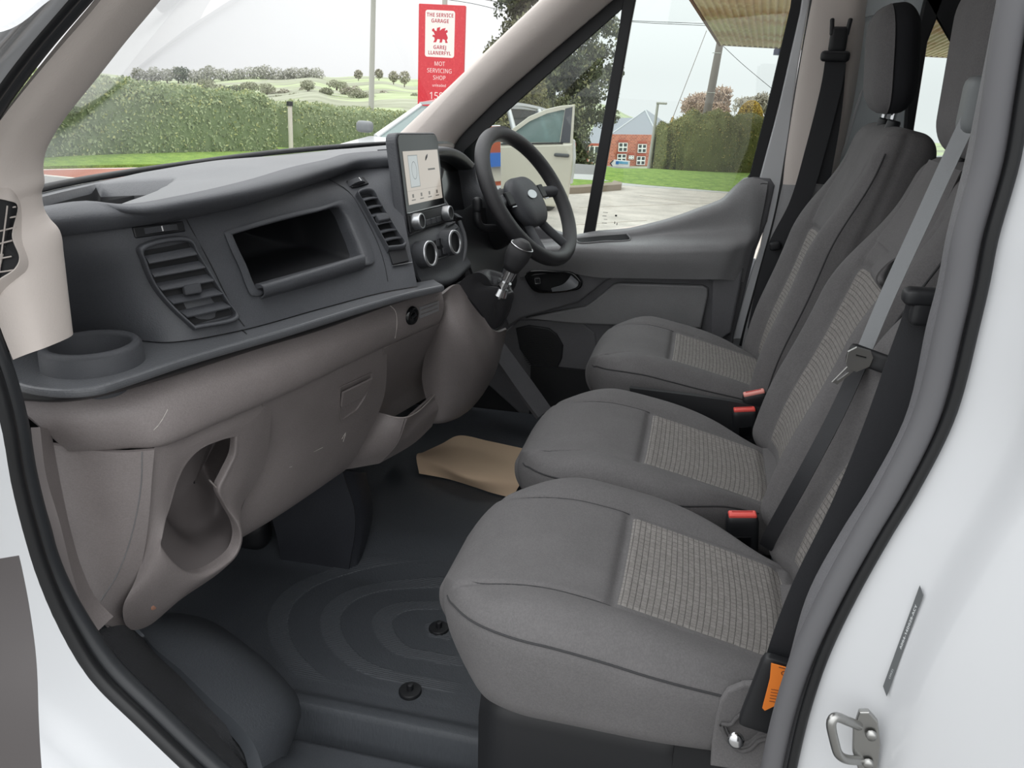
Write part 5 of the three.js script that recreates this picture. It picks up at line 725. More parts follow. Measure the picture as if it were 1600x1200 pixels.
{ // driver belt
  const b = thing('driver_seat_belt', 'black driver belt hanging down the far door pillar', 'seat belt');
  const w = pts([[1306, 92, 'z', -0.772], [1300, 130, 'z', -0.772], [1275, 230, 'z', -0.772], [1248, 320, 'z', -0.772], [1215, 385, 'z', -0.772], [1196, 450, 'z', -0.772], [1182, 515, 'z', -0.772]]);
  mesh('webbing', band(w, V(1, 0.2, 0.1), 0.05, 0.0018, 50), M.web, b); const w2 = pts([[1310, 100, 'z', -0.782], [1303, 180, 'z', -0.782], [1285, 288, 'z', -0.782]]); mesh('webbing_rear', band(w2, V(1, 0.1, 0), 0.036, 0.0018, 20), M.web, b);
  const c = AZ(1305, 88, -0.765); mesh('pillar_loop', place(softBox(0.07, 0.026, 0.02, 0.009, 10, 6, 5), c), M.black, b);
  mesh('height_slider', [place(softBox(0.042, 0.06, 0.02, 0.008, 8, 8, 5), AZ(1310, 62, -0.772)), place(rbox(0.010, 0.04, 0.014, 0.004), AZ(1300, 42, -0.77), rotE(0, 0, 0.12)), place(rbox(0.010, 0.04, 0.014, 0.004), AZ(1326, 42, -0.77), rotE(0, 0, -0.1))], M.black, b);
  mesh('latch_plate', place(softBox(0.03, 0.024, 0.02, 0.007, 6, 6, 4), AZ(1211, 384, -0.76), rotE(0, 0, 0.2)), M.black, b); mesh('lower_anchor', place(softBox(0.05, 0.06, 0.03, 0.012, 8, 8, 6), AZ(1183, 516, -0.765)), M.web, b);
}
// ------------------------------------------------------------------ outside: land, road, planting
const grassTex = dataTex(256, 256, (i, j) => { const n = fbm(i / 16, j / 16, 41, 5, 16), f = noise2(i / 2, j / 2, 43, 128); return [120 + 70 * (n - 0.5) + 40 * (f - 0.5), 150 + 60 * (n - 0.5) + 50 * (f - 0.5), 62 + 40 * (n - 0.5) + 25 * (f - 0.5)]; }, true);
const concTex = dataTex(256, 256, (i, j) => { const n = fbm(i / 24, j / 24, 51, 5, 256 / 24 | 0), f = noise2(i, j, 53, 256); const v = 196 + 46 * (n - 0.5) + 22 * (f - 0.5); return [v, v * 0.965, v * 0.92]; }, true);
const fieldTex = dataTex(256, 256, (i, j) => { const n = fbm(i / 20, j / 12, 61, 5, 0), k = fbm(i / 60, j / 40, 63, 3, 0); const a = k > 0.52 ? [164, 176, 136] : [152, 156, 134]; return a.map(c => c + 50 * (n - 0.5)); }, true);
const O = { grass: mat(new THREE.Color(1, 1, 1), 0.95, { map: rep(grassTex, 0.5), bumpMap: rep(grassTex, 0.5), bumpScale: 0.03 }), conc: mat(new THREE.Color(1, 1, 1), 0.9, { map: rep(concTex, 0.25) }), tarmac: mat(S(160, 160, 158), 0.9, { bumpMap: rep(grainTex, 2), bumpScale: 0.004 }), redroad: mat(S(178, 124, 108), 0.9, { bumpMap: rep(grainTex, 2), bumpScale: 0.004 }), line: mat(S(228, 226, 218), 0.8), kerb: mat(S(150, 138, 124), 0.9), field: mat(new THREE.Color(1, 1, 1), 1, { map: rep(fieldTex, 0.012) }), wood: mat(S(120, 112, 104), 0.9), galv: mat(S(176, 176, 168), 0.5), brick: mat(S(190, 104, 80), 0.9), slate: mat(S(142, 146, 152), 0.7), winWhite: mat(S(240, 240, 238), 0.5), pane: mat(S(60, 66, 72), 0.1), bark: mat(S(96, 84, 72), 0.95) };
// land axes: a flat sheet through points of the ground, given thickness
function slab(points, h0, h1, m, name, parent) { const p = points.map(toLand); const g = cutZ(p.map(q => V(q.x, -q.z, 0)), 0, h1 - h0, 0); const G = boxUV(place(g, V(0, h0, 0), rotE(-Math.PI / 2, 0, 0))); const k = mesh(name, G, m, parent); return k; }
const onLand = o => { o.quaternion.copy(QG); o.position.copy(GROUND0); return o; };
{
  const f = onLand(structure('forecourt', 'pale concrete forecourt beyond the driver door', 'forecourt'));
  const g = place(new THREE.CircleGeometry(27, 64), V(0, 0, -2), rotE(-Math.PI / 2, 0, 0)); mesh('tarmac', boxUV(place(new THREE.CylinderGeometry(27, 27, 0.2, 72), V(0, -0.10, -1))), mat(S(128, 127, 125), 0.9, { bumpMap: rep(grainTex, 1), bumpScale: 0.004 }), f);
  slab([land(640, 560), land(860, 600), land(1240, 600), land(1300, 420), land(1290, 300), land(880, 285), land(700, 300)], -0.02, 0.006, O.conc, 'concrete_apron', f);
  for (const [a, b] of [[[905, 325], [1110, 318]], [[900, 352], [1010, 345]], [[1000, 306], [1080, 318]]]) { const p = toLand(land(...a)), q = toLand(land(...b)); mesh('expansion_joint', rod(p.setY(0.001), q.setY(0.001), 0.012, 0.012, 4), O.kerb, f); }
  slab([land(885, 288), land(955, 289), land(1010, 293), land(1090, 299), land(1200, 306), land(1290, 316), land(1290, 296), land(1100, 286), land(985, 276), land(890, 272)], 0.0, 0.012, mat(S(186, 186, 184), 0.9), 'access_road', f);
  const r = onLand(structure('road', 'grey road with red surfacing and white lines beyond the windscreen', 'road'));
  slab([land(-80, 300), land(40, 268), land(300, 262.5), land(430, 252), land(600, 238), land(640, 300), land(480, 420), land(0, 420), land(-200, 420)], 0.0, 0.01, O.tarmac, 'asphalt', r);
  slab([land(30, 266), land(120, 264), land(240, 262.5), land(330, 260), land(420, 262), land(280, 281), land(165, 284), land(62, 274)], 0.0, 0.016, O.redroad, 'red_surface', r);
  const ln = (a, b, w) => { const p = land(...a), q = land(...b), d = q.clone().sub(p).normalize(), s = d.clone().cross(UPG).multiplyScalar(w / 2); slab([p.clone().add(s), q.clone().add(s), q.clone().sub(s), p.clone().sub(s)], 0.0, 0.022, O.line, 'white_line', r); };
  ln([62, 274.5], [168, 285], 0.10); ln([40, 267.5], [320, 261.5], 0.09); ln([30, 299], [160, 287], 0.10);
  const gr = onLand(structure('verge', 'grass verge in front of the long hedge', 'verge'));
  slab([land(-120, 285), land(40, 266), land(180, 263), land(300, 260.5), land(420, 251), land(600, 232), land(640, 214), land(430, 228), land(200, 236), land(-60, 245)], -0.05, 0.07, O.grass, 'grass', gr);
  const g2 = onLand(structure('lawn', 'bright green lawn in front of the clipped hedge', 'lawn'));
  { // gently mounded lawn
    const a = [land(930, 272), land(955, 284), land(1000, 289), land(1060, 294), land(1120, 299), land(1180, 303), land(1280, 312)], b = [land(935, 262, 0), land(965, 268), land(1000, 268), land(1060, 270), land(1120, 272), land(1180, 274), land(1280, 280)].map(p => p.addScaledVector(UPG, 0.02)), la = a.map(toLand), lb = b.map(toLand);
    mesh('grass', boxUV(panel([la.map(p => p.setY(0.02)), la.map((p, i) => p.clone().lerp(lb[i], 0.15).setY(0.07)), la.map((p, i) => p.clone().lerp(lb[i], 0.6).setY(0.16)), lb.map(p => p.setY(0.1))], { nu: 60, nv: 24, t: 0.03 })), O.grass, g2);
    slab([land(880, 300), land(900, 299), land(958, 293), land(956, 289), land(890, 285), land(870, 290)], 0, 0.09, O.grass, 'grass', g2); slab([land(880, 304), land(905, 303), land(970, 297.5), land(971, 294), land(958, 291), land(956, 294), land(900, 299.5), land(880, 300)], 0, 0.14, O.kerb, 'kerb', g2);
  }
}
// far ground and hills
const HL = [[-260, 120], [-40, 118], [60, 114], [130, 112], [180, 117], [225, 124], [270, 124], [330, 124], [390, 120], [440, 118], [490, 118], [520, 121], [560, 119], [600, 121], [640, 124], [690, 124], [760, 150], [850, 165], [905, 160], [950, 165], [985, 182], [1040, 195], [1130, 205], [1260, 215], [1500, 225]];
{
  const h = structure('hills', 'green and brown hillside far beyond the hedges', 'hillside');
  const row = (depth, f) => HL.map(([x, y]) => far(x, y + f(x, y), depth));
  const base = HL.map(([x]) => far(x, 300 + (x > 800 ? 30 : 0), 26).addScaledVector(UPG, -0.6)), r1 = HL.map(([x, y]) => far(x, 262 - (x < 800 ? 14 : 0), 60)), r2 = HL.map(([x, y], i) => far(x, y + 62 * (x < 800 ? 1 : 0.75), 110)), r3 = HL.map(([x, y], i) => far(x, y + 34 + 5 * Math.sin(i * 1.7), 150)), r4 = HL.map(([x, y], i) => far(x, y + 12 + 3 * Math.sin(i * 2.3), 210)), r5 = HL.map(([x, y]) => far(x, y, 280)), r6 = HL.map(([x, y]) => far(x, y + 14, 360));
  mesh('hillside', panel([base, r1, r2, r3, r4, r5, r6], { nu: 120, nv: 60, t: 0 }), O.field, h);
}
// leaves: small bent blades scattered over a surface
const leafGeo = (() => { const g = new THREE.BufferGeometry(); g.setAttribute('position', new THREE.Float32BufferAttribute([0, -0.5, 0, 0.28, 0, 0.06, 0, 0.5, 0, -0.28, 0, 0.06, 0, 0.02, -0.02], 3)); g.setIndex([0, 1, 4, 1, 2, 4, 2, 3, 4, 3, 0, 4]); g.computeVertexNormals(); return g; })();
const leafMat = mat(new THREE.Color(1, 1, 1), 0.75);
function leaves(name, parent, n, size, place1, cols, geo = leafGeo, m = leafMat) {
  const im = new THREE.InstancedMesh(geo, m, n), d = new THREE.Object3D(), c = new THREE.Color(), a = cols.map(k => S(...k));
  for (let i = 0; i < n; i++) { const p = place1(i); d.position.copy(p); d.rotation.set(rnd() * 6.3, rnd() * 6.3, rnd() * 6.3); d.scale.setScalar(size * (0.6 + 0.8 * rnd())); d.updateMatrix(); im.setMatrixAt(i, d.matrix); const t = p.tone ?? rnd(); c.copy(a[0]).lerp(a[Math.min(a.length - 1, 1)], t); if (a[2] && rnd() < 0.14) c.lerp(a[2], 0.8); im.setColorAt(i, c); }
  im.name = name; im.userData.kind = 'stuff'; im.castShadow = im.receiveShadow = true; parent.add(im); return im;
}
// a clipped hedge along a line in land axes
function hedge(name, label, path, width, hFn, nLeaf, leaf, cols, core, lump = 0.1) {
  const t = onLand(thing(name, label, 'hedge')), c = resample(path, 60), rows = [], prof = lump > 0.15 ? [[-0.86, 0], [-1.04, 0.3], [-1.02, 0.6], [-0.82, 0.85], [0, 1.02], [0.82, 0.85], [1.02, 0.6], [1.04, 0.3], [0.86, 0]] : [[-1, 0], [-1.02, 0.35], [-1.0, 0.75], [-0.82, 0.97], [0, 1.0], [0.82, 0.97], [1.0, 0.75], [1.02, 0.35], [1, 0]];
  const pt = (s, k) => { const i = Math.min(58, Math.floor(s * 59)), f = s * 59 - i, p = c[i].clone().lerp(c[i + 1], f), tan = c[i + 1].clone().sub(c[i]).setY(0).normalize(), side = V(-tan.z, 0, tan.x), j = Math.min(prof.length - 2, Math.floor(k)), q = k - j, u = prof[j][0] * (1 - q) + prof[j + 1][0] * q, v = prof[j][1] * (1 - q) + prof[j + 1][1] * q, n = 1 + (lump > 0.15 ? 0.10 * Math.sin(s * 46) * sst(0.6, 0.1, s) : 0) + lump * (fbm(s * 40, k * 1.3, 71, 3) - 0.5) * 2; const end = Math.min(1, Math.sqrt(Math.min(s, 1 - s) * 18 + 0.02)); return p.addScaledVector(side, u * width / 2 * n * end).add(V(0, v * hFn(s) * (0.92 + 0.16 * fbm(s * 30, k, 73, 2)) * (0.8 + 0.2 * end), 0)); };
  for (let j = 0; j <= 24; j++) rows.push(Array.from({ length: 90 }, (_, i) => pt(i / 89, j / 24 * 8)));
  mesh('hedge_body', panel(rows, { nu: 90, nv: 25, keep: true, t: 0 }), core, t);
  leaves('leaves', t, nLeaf, leaf, () => { const s = rnd(), k = rnd() * 8, p = pt(s, k).add(V((rnd() - 0.5) * leaf * 1.6, (rnd() - 0.3) * leaf * 1.6, (rnd() - 0.5) * leaf * 1.6)); p.tone = Math.min(1, Math.max(0, 0.35 * rnd() + 1.1 * (fbm(s * 60, k * 3, 75, 3) - 0.2))); return p; }, cols);
  return t;
}
const L = (px, py) => toLand(land(px, py)).setY(0);
hedge('long_hedge', 'long leafy green hedge behind the road, seen through the windscreen', [L(-160, 262), L(60, 246), L(240, 239.5), L(425, 236)], 1.3, s => 1.80 - 0.25 * s, 26000, 0.085, [[132, 148, 108], [172, 184, 140], [192, 194, 132]], mat(S(120, 136, 98), 1), 0.12);
hedge('short_hedge', 'shorter green hedge between the white post and the lamp post', [L(430, 233), L(500, 231), L(590, 226), L(640, 224)], 1.2, s => 1.38 - 0.25 * s, 9000, 0.085, [[132, 146, 108], [172, 182, 140], [190, 192, 132]], mat(S(120, 134, 98), 1), 0.12);
{ // clipped hedge on the right: one bulging row
  hedge('clipped_hedge', 'dense clipped yew hedge with bulging sides on the lawn', [L(1018, 266), L(1050, 268), L(1085, 271), L(1125, 272), L(1180, 272.5), L(1260, 274)], 1.6, s => 1.45 + 0.42 * sst(0.05, 0.4, s) + 0.06 * Math.sin(s * 28), 26000, 0.055, [[112, 120, 68], [160, 156, 94], [186, 164, 98]], mat(S(104, 108, 62), 1), 0.16);
}
{ // golden domed shrub behind it
  const b = L(1160, 262), t = onLand(thing('golden_shrub', 'golden domed topiary shrub rising behind the clipped hedge', 'shrub')), r = 0.5, h = 2.45, z0 = b.clone();
  const P = () => { const a = rnd() * 6.28, v = rnd(), w = r * Math.sqrt(Math.max(0, 1 - v ** 2.2)) * (0.92 + 0.16 * rnd()); return z0.clone().add(V(Math.cos(a) * w, 1.5 + v * (h - 1.5), Math.sin(a) * w)); };
  mesh('shrub_body', place(lathe([[0.02, 2.38], [0.2, 2.28], [0.36, 2.08], [0.44, 1.8], [0.46, 1.4], [0.4, 0]], 20), z0), mat(S(110, 94, 40), 1), t); leaves('leaves', t, 5000, 0.055, P, [[150, 124, 44], [208, 178, 72], [232, 206, 110]]);
}
function bareTree(name, label, base, h, spread, n, col, group, cat = 'tree') { // twiggy crown
  const t = onLand(thing(name, label, cat, group)), geos = [], tips = []; const grow = (p, d, len, r, k) => { const q = p.clone().addScaledVector(d, len); geos.push(rod(p, q, r, r * 0.7, 5)); if (k === 0) { tips.push(q); return; } for (let i = 0; i < 3; i++) grow(q, d.clone().add(V((rnd() - 0.5) * spread, (rnd() - 0.2) * 0.5, (rnd() - 0.5) * spread)).normalize(), len * (0.6 + 0.2 * rnd()), r * 0.65, k - 1); };
  grow(base, QY.clone(), h * 0.33, h * 0.02, 4); mesh('trunk_and_branches', geos, O.bark, t); const tw = new THREE.CylinderGeometry(0.06, 0.1, 1, 3);
  leaves('twigs', t, n, h * 0.07, () => tips[Math.floor(rnd() * tips.length)].clone().add(V((rnd() - 0.5) * h * 0.14, (rnd() - 0.5) * h * 0.14, (rnd() - 0.5) * h * 0.14)), col, tw); return t;
}
bareTree('bare_shrub', 'bare pinkish twiggy shrub left of the golden dome', L(1118, 258), 2.9, 1.7, 2600, [[168, 140, 120], [205, 180, 158]], null, 'shrub');
bareTree('bare_shrub', 'bare grey twiggy shrub right of the golden dome', L(1192, 258), 3.0, 1.7, 2200, [[150, 142, 128], [190, 182, 165]], null, 'shrub');
{ // tall evergreen
  const b = toLand(far(858, 200, 42)); b.y = -2.2; const t = onLand(thing('evergreen_tree', 'tall dark evergreen tree behind the parked car', 'tree'));
  mesh('trunk', rod(b, b.clone().add(V(0, 9, 0)), 0.35, 0.1), O.bark, t);
  const cl = []; for (let i = 0; i < 300; i++) { const v = rnd(), a = rnd() * 6.28, rad = (v < 0.2 ? 2.3 : 3.5 - 0.6 * v) * Math.sqrt(rnd()); cl.push([b.clone().add(V(Math.cos(a) * rad, 0.3 + v * 11.5, Math.sin(a) * rad)), 0.45 + 0.5 * rnd(), rnd()]); }
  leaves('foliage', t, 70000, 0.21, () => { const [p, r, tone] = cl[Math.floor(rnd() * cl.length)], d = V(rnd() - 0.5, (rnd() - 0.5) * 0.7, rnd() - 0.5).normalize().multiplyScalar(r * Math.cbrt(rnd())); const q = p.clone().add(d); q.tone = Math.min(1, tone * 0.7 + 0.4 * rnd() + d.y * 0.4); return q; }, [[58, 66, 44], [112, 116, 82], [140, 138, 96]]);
  // a lower, browner companion
  const b2 = toLand(far(800, 205, 36)); b2.y = -1.2; const t2 = onLand(thing('conifer_shrub', 'olive conifer below the tall evergreen, beside the far pillar', 'tree')); mesh('trunk', rod(b2, b2.clone().add(V(0, 2.5, 0)), 0.15, 0.06), O.bark, t2);
  leaves('foliage', t2, 16000, 0.15, () => { const v = rnd(), a = rnd() * 6.28, r = 2.6 * Math.sqrt(rnd()) * (1 - 0.5 * v); const q = b2.clone().add(V(Math.cos(a) * r, v * 4.2, Math.sin(a) * r)); q.tone = 0.6 * rnd() + 0.4 * fbm(q.x * 2, q.y * 2, 91, 3); return q; }, [[84, 82, 48], [140, 136, 88], [156, 146, 96]]);
}
// trees on the far hill
function farTree(px, py, depth, hpx, wpx, cols, label, bare) {
  const s = depth / FOCAL, h = hpx * s, w = wpx * s, t = thing(bare ? 'hill_tree' : 'hill_conifer', label, 'tree', 'trees along the far hillside'); t.position.copy(far(px, py, depth)); t.quaternion.copy(QG);
  mesh('trunk', rod(V(0, -h * 0.1, 0), V(0, h * 0.6, 0), w * 0.05, w * 0.02, 5), O.bark, t);
  leaves('crown', t, bare ? 420 : 500, s * 3.4, () => { const a = rnd() * 6.28, b = Math.acos(2 * rnd() - 1), r = Math.cbrt(rnd()); const q = V(Math.cos(a) * Math.sin(b) * w / 2 * r, h * 0.55 + Math.cos(b) * h * 0.45 * r, Math.sin(a) * Math.sin(b) * w / 2 * r); q.tone = rnd() * 0.6 + 0.4 * (q.y / h); return q; }, cols);
}
const ORD = ['first', 'second', 'third', 'fourth', 'fifth', 'sixth', 'seventh', 'eighth', 'ninth', 'tenth', 'eleventh', 'twelfth', 'thirteenth', 'fourteenth', 'fifteenth', 'sixteenth', 'seventeenth', 'eighteenth', 'nineteenth', 'twentieth'];
const greyT = [[158, 158, 148], [192, 192, 182]], brownT = [[152, 150, 134], [184, 180, 164]], darkT = [[72, 82, 66], [108, 118, 96]];
for (let k = 0; k < 20; k++) { const x = 218 + k * 14.4 + 4 * Math.sin(k * 2.1); farTree(x, 132 + 3 * Math.sin(k * 1.3), 240, k === 5 ? 27 : 21 + 7 * hash(k, 3), 22 + 7 * hash(k, 5), k === 5 ? darkT : greyT, k === 5 ? 'darkest round tree in the woodland row on the far hill' : ORD[k] + ' pale leafless tree from the left in the far woodland row', k !== 5); }
for (const [x, y, h, w, k] of [[560, 125, 15, 13], [592, 124, 15, 14], [615, 130, 18, 16], [632, 134, 22, 18], [540, 152, 18, 20], [556, 155, 20, 18], [600, 160, 18, 18], [480, 150, 14, 24], [508, 166, 14, 26], [420, 150, 12, 26], [445, 152, 12, 24], [528, 175, 16, 30]].sort((a, b) => a[0] - b[0]).map((a, i) => [...a, i])) farTree(x, y, 170, h, w, brownT, ORD[k] + ' brownish tree from the left on the slope around the lamp post', true);
for (let k = 0; k < 16; k++) { const x = 300 + 23 * k + 9 * Math.sin(k * 3.1), y = 138 + 26 * hash(k, 21); farTree(x, y + (x > 540 ? 12 : 0), 160, 11 + 6 * hash(k, 22), 20 + 14 * hash(k, 23), [[132, 134, 112], [170, 172, 148]], ORD[k] + ' low grey green thicket from the left on the far slope', true); }
farTree(370, 163, 120, 28, 44, darkT, 'dark conifer just above the end of the long hedge', false); farTree(392, 166, 118, 18, 30, darkT, 'lower dark bush beside the conifer above the hedge', false); farTree(440, 192, 70, 30, 22, [[110, 110, 92], [150, 146, 120]], 'grey bush in the gap between the two hedges', true);
farTree(1100, 190, 150, 12, 12, greyT, 'small bare tree over the roof of the brick house', true);
// ------------------------------------------------------------------ outside: posts, sign, building, car, canopy
const upTo = (base, px, py) => { const d = sight(px, py), w0 = EYE.clone().sub(base), b = d.dot(UPG), a = d.dot(d), dd = d.dot(w0), e = UPG.dot(w0); return (a * e - b * dd) / (a - b * b); };   // height of a sighted point above a base
function pole(name, label, base, dir, h, r0, r1, m, cat = 'pole') { const t = thing(name, label, cat); t.position.copy(base); t.quaternion.copy(QG); mesh('shaft', rod(V(0, -0.1, 0), dir.clone().multiplyScalar(h), r0, r1, 12), m, t); return t; }
{
  const b = land(455, 242), h = upTo(b, 453, 162), t = pole('white_post', 'short white post with dark cap at the hedge gap', b, QY, h, 0.065, 0.06, mat(S(205, 200, 190), 0.8), 'post'); mesh('cap', place(new THREE.CylinderGeometry(0.09, 0.085, 0.12, 14), V(0, h, 0)), M.black, t);
  const b2 = far(578, 214, 30), t2 = pole('lamp_post', 'tall grey lamp post rising out of view left of the red sign', b2.addScaledVector(UPG, -1.2), V(0.02, 1, 0).normalize(), 9.5, 0.11, 0.075, O.galv, 'lamp post'); mesh('door_band', [place(new THREE.CylinderGeometry(0.125, 0.125, 0.05, 14), V(0.02, 1.95, 0)), place(new THREE.CylinderGeometry(0.125, 0.125, 0.05, 14), V(0.02, 1.5, 0))], O.galv, t2);
  const b3 = land(1013, 266), h3 = upTo(b3, 1029, 161), t3 = pole('street_lamp', 'slim grey street lamp in front of the brick house', b3, V(0.03, 1, 0).normalize(), h3, 0.06, 0.04, O.galv, 'street lamp'); mesh('lamp_head', place(rbox(0.34, 0.07, 0.14, 0.03), V(0.03 * h3 + 0.12, h3, 0)), O.galv, t3);
  const b4 = far(1088, 265, 29), h4 = upTo(b4, 1106, 40), t4 = pole('telegraph_pole', 'leaning wooden telegraph pole behind the clipped hedge', b4, V(0.055, 1, 0).normalize(), h4 + 0.6, 0.17, 0.11, O.wood, 'pole'); mesh('step_iron', [rod(V(0.02, h4 * 0.82, 0.12), V(0.3, h4 * 0.82, 0.12), 0.012), rod(V(0, h4 * 0.55, 0.14), V(0.32, h4 * 0.55, 0.14), 0.012)], O.galv, t4);
  const stay = thing('pole_stay', 'thin stay wire slanting down from the telegraph pole', 'wire'); mesh('wire', [rod(far(1104, 48, 28.8), far(1052, 182, 27), 0.012, 0.012, 5)], O.wood, stay); mesh('stay_guard', rod(far(1052, 182, 27), far(1028, 252, 26.2), 0.02, 0.024, 6), mat(S(196, 160, 80), 0.7), stay); mesh('stay_post', rod(far(1051, 184, 27), far(1045, 210, 27), 0.05, 0.05, 8), O.wood, stay);
  const wire = (list, lab) => { const w = solo('overhead_wire', tube(list.map(a => far(...a)), 0.011, 40, 5), M.black, lab, 'wire'); };
  wire([[1104, 40, 29], [1000, 35, 29], [920, 27, 29], [820, 18, 29]], 'thick overhead wire meeting the telegraph pole from the left'); wire([[1104, 37, 29.2], [1000, 33, 29.2], [920, 29, 29.2], [840, 26, 29.2]], 'lower overhead wire running into the telegraph pole');
  wire([[690, -2, 30], [740, 6, 30], [790, 18, 30]], 'lowest of the wires beside the red sign'); wire([[700, -8, 31], [760, 0, 31], [800, 8, 31]], 'upper wire beside the red sign');
  wire([[1130, 72, 30], [1160, 100, 31], [1220, 150, 33]], 'faint wire slanting down under the canopy');
}
{ // red garage sign
  const c = far(690, 95, 19), t = thing('garage_sign', 'tall red garage price sign with white dragon panel', 'sign'); const W = 1.10, H = 2.66;
  const cv = document.createElement('canvas'); cv.width = 512; cv.height = 1187; const x = cv.getContext('2d'); x.fillStyle = '#d4303c'; x.fillRect(0, 0, 512, 1187); for (let k = 0; k < 900; k++) { x.fillStyle = k % 2 ? 'rgba(240,120,110,0.18)' : 'rgba(180,20,40,0.16)'; x.fillRect(rnd() * 512, rnd() * 1187, 6 + 10 * rnd(), 6 + 16 * rnd()); }
  x.fillStyle = '#f2eee8'; x.beginPath(); x.roundRect(72, 52, 330, 456, 26); x.fill(); x.textAlign = 'center'; x.fillStyle = '#b02038'; x.font = 'bold 52px sans-serif'; x.fillText('THE SERVICE', 237, 116, 300); x.fillText('GARAGE', 237, 172, 200); x.fillText('GAREJ', 240, 428, 160); x.fillText('LLANERFYL', 237, 484, 260); x.save(); x.translate(0, -14);
  // dragon: body, raised paw, wing, tail
  x.fillStyle = '#cc1f35'; x.beginPath(); x.moveTo(150, 250); x.lineTo(170, 240); x.lineTo(180, 262); x.lineTo(200, 268); x.lineTo(205, 236); x.lineTo(240, 226); x.lineTo(236, 262); x.lineTo(262, 242); x.lineTo(300, 232); x.lineTo(292, 262); x.lineTo(318, 250); x.lineTo(326, 272); x.lineTo(306, 284); x.lineTo(318, 304); x.lineTo(328, 330); x.lineTo(316, 352); x.lineTo(328, 378); x.lineTo(300, 378); x.lineTo(296, 350); x.lineTo(270, 342); x.lineTo(262, 376); x.lineTo(234, 378); x.lineTo(240, 346); x.lineTo(212, 344); x.lineTo(196, 376); x.lineTo(164, 378); x.lineTo(180, 350); x.lineTo(176, 330); x.lineTo(152, 318); x.lineTo(160, 304); x.lineTo(182, 306); x.lineTo(166, 276); x.lineTo(148, 268); x.closePath(); x.fill();
  x.restore(); x.fillStyle = '#f0dcd8'; x.font = '58px sans-serif'; x.fillText('MOT', 240, 592); x.fillText('SERVICING', 240, 662, 320); x.fillText('SHOP', 240, 732); x.font = '38px sans-serif'; x.fillText('unleaded', 240, 802, 190); x.font = '100px sans-serif'; x.fillText('158.9', 250, 930, 320);
  const tx = new THREE.CanvasTexture(cv); tx.colorSpace = THREE.SRGBColorSpace; const redm = mat(S(205, 48, 58), 0.5);
  const ang = Math.atan2(EYE.x - c.x, EYE.z - c.z) - 0.16, q = QG.clone().multiply(rotE(0, ang, 0));
  mesh('sign_box', place(rbox(W, H, 0.16, 0.02), c.clone().addScaledVector(UPG, -0.12), q.clone().multiply(rotE(0, 0, 0.01))), redm, t); const f = new THREE.PlaneGeometry(W - 0.02, H - 0.02); mesh('sign_face', place(f, c.clone().addScaledVector(UPG, -0.12).add(V(0, 0, 0.0815).applyQuaternion(q)), q.clone().multiply(rotE(0, 0, 0.01))), mat(new THREE.Color(1, 1, 1), 0.5, { map: tx }), t);
  mesh('sign_pole', rod(c.clone().addScaledVector(UPG, -3.4), c.clone().addScaledVector(UPG, 3).add(V(0.05, 0, 0)), 0.07, 0.06), O.galv, t);
}
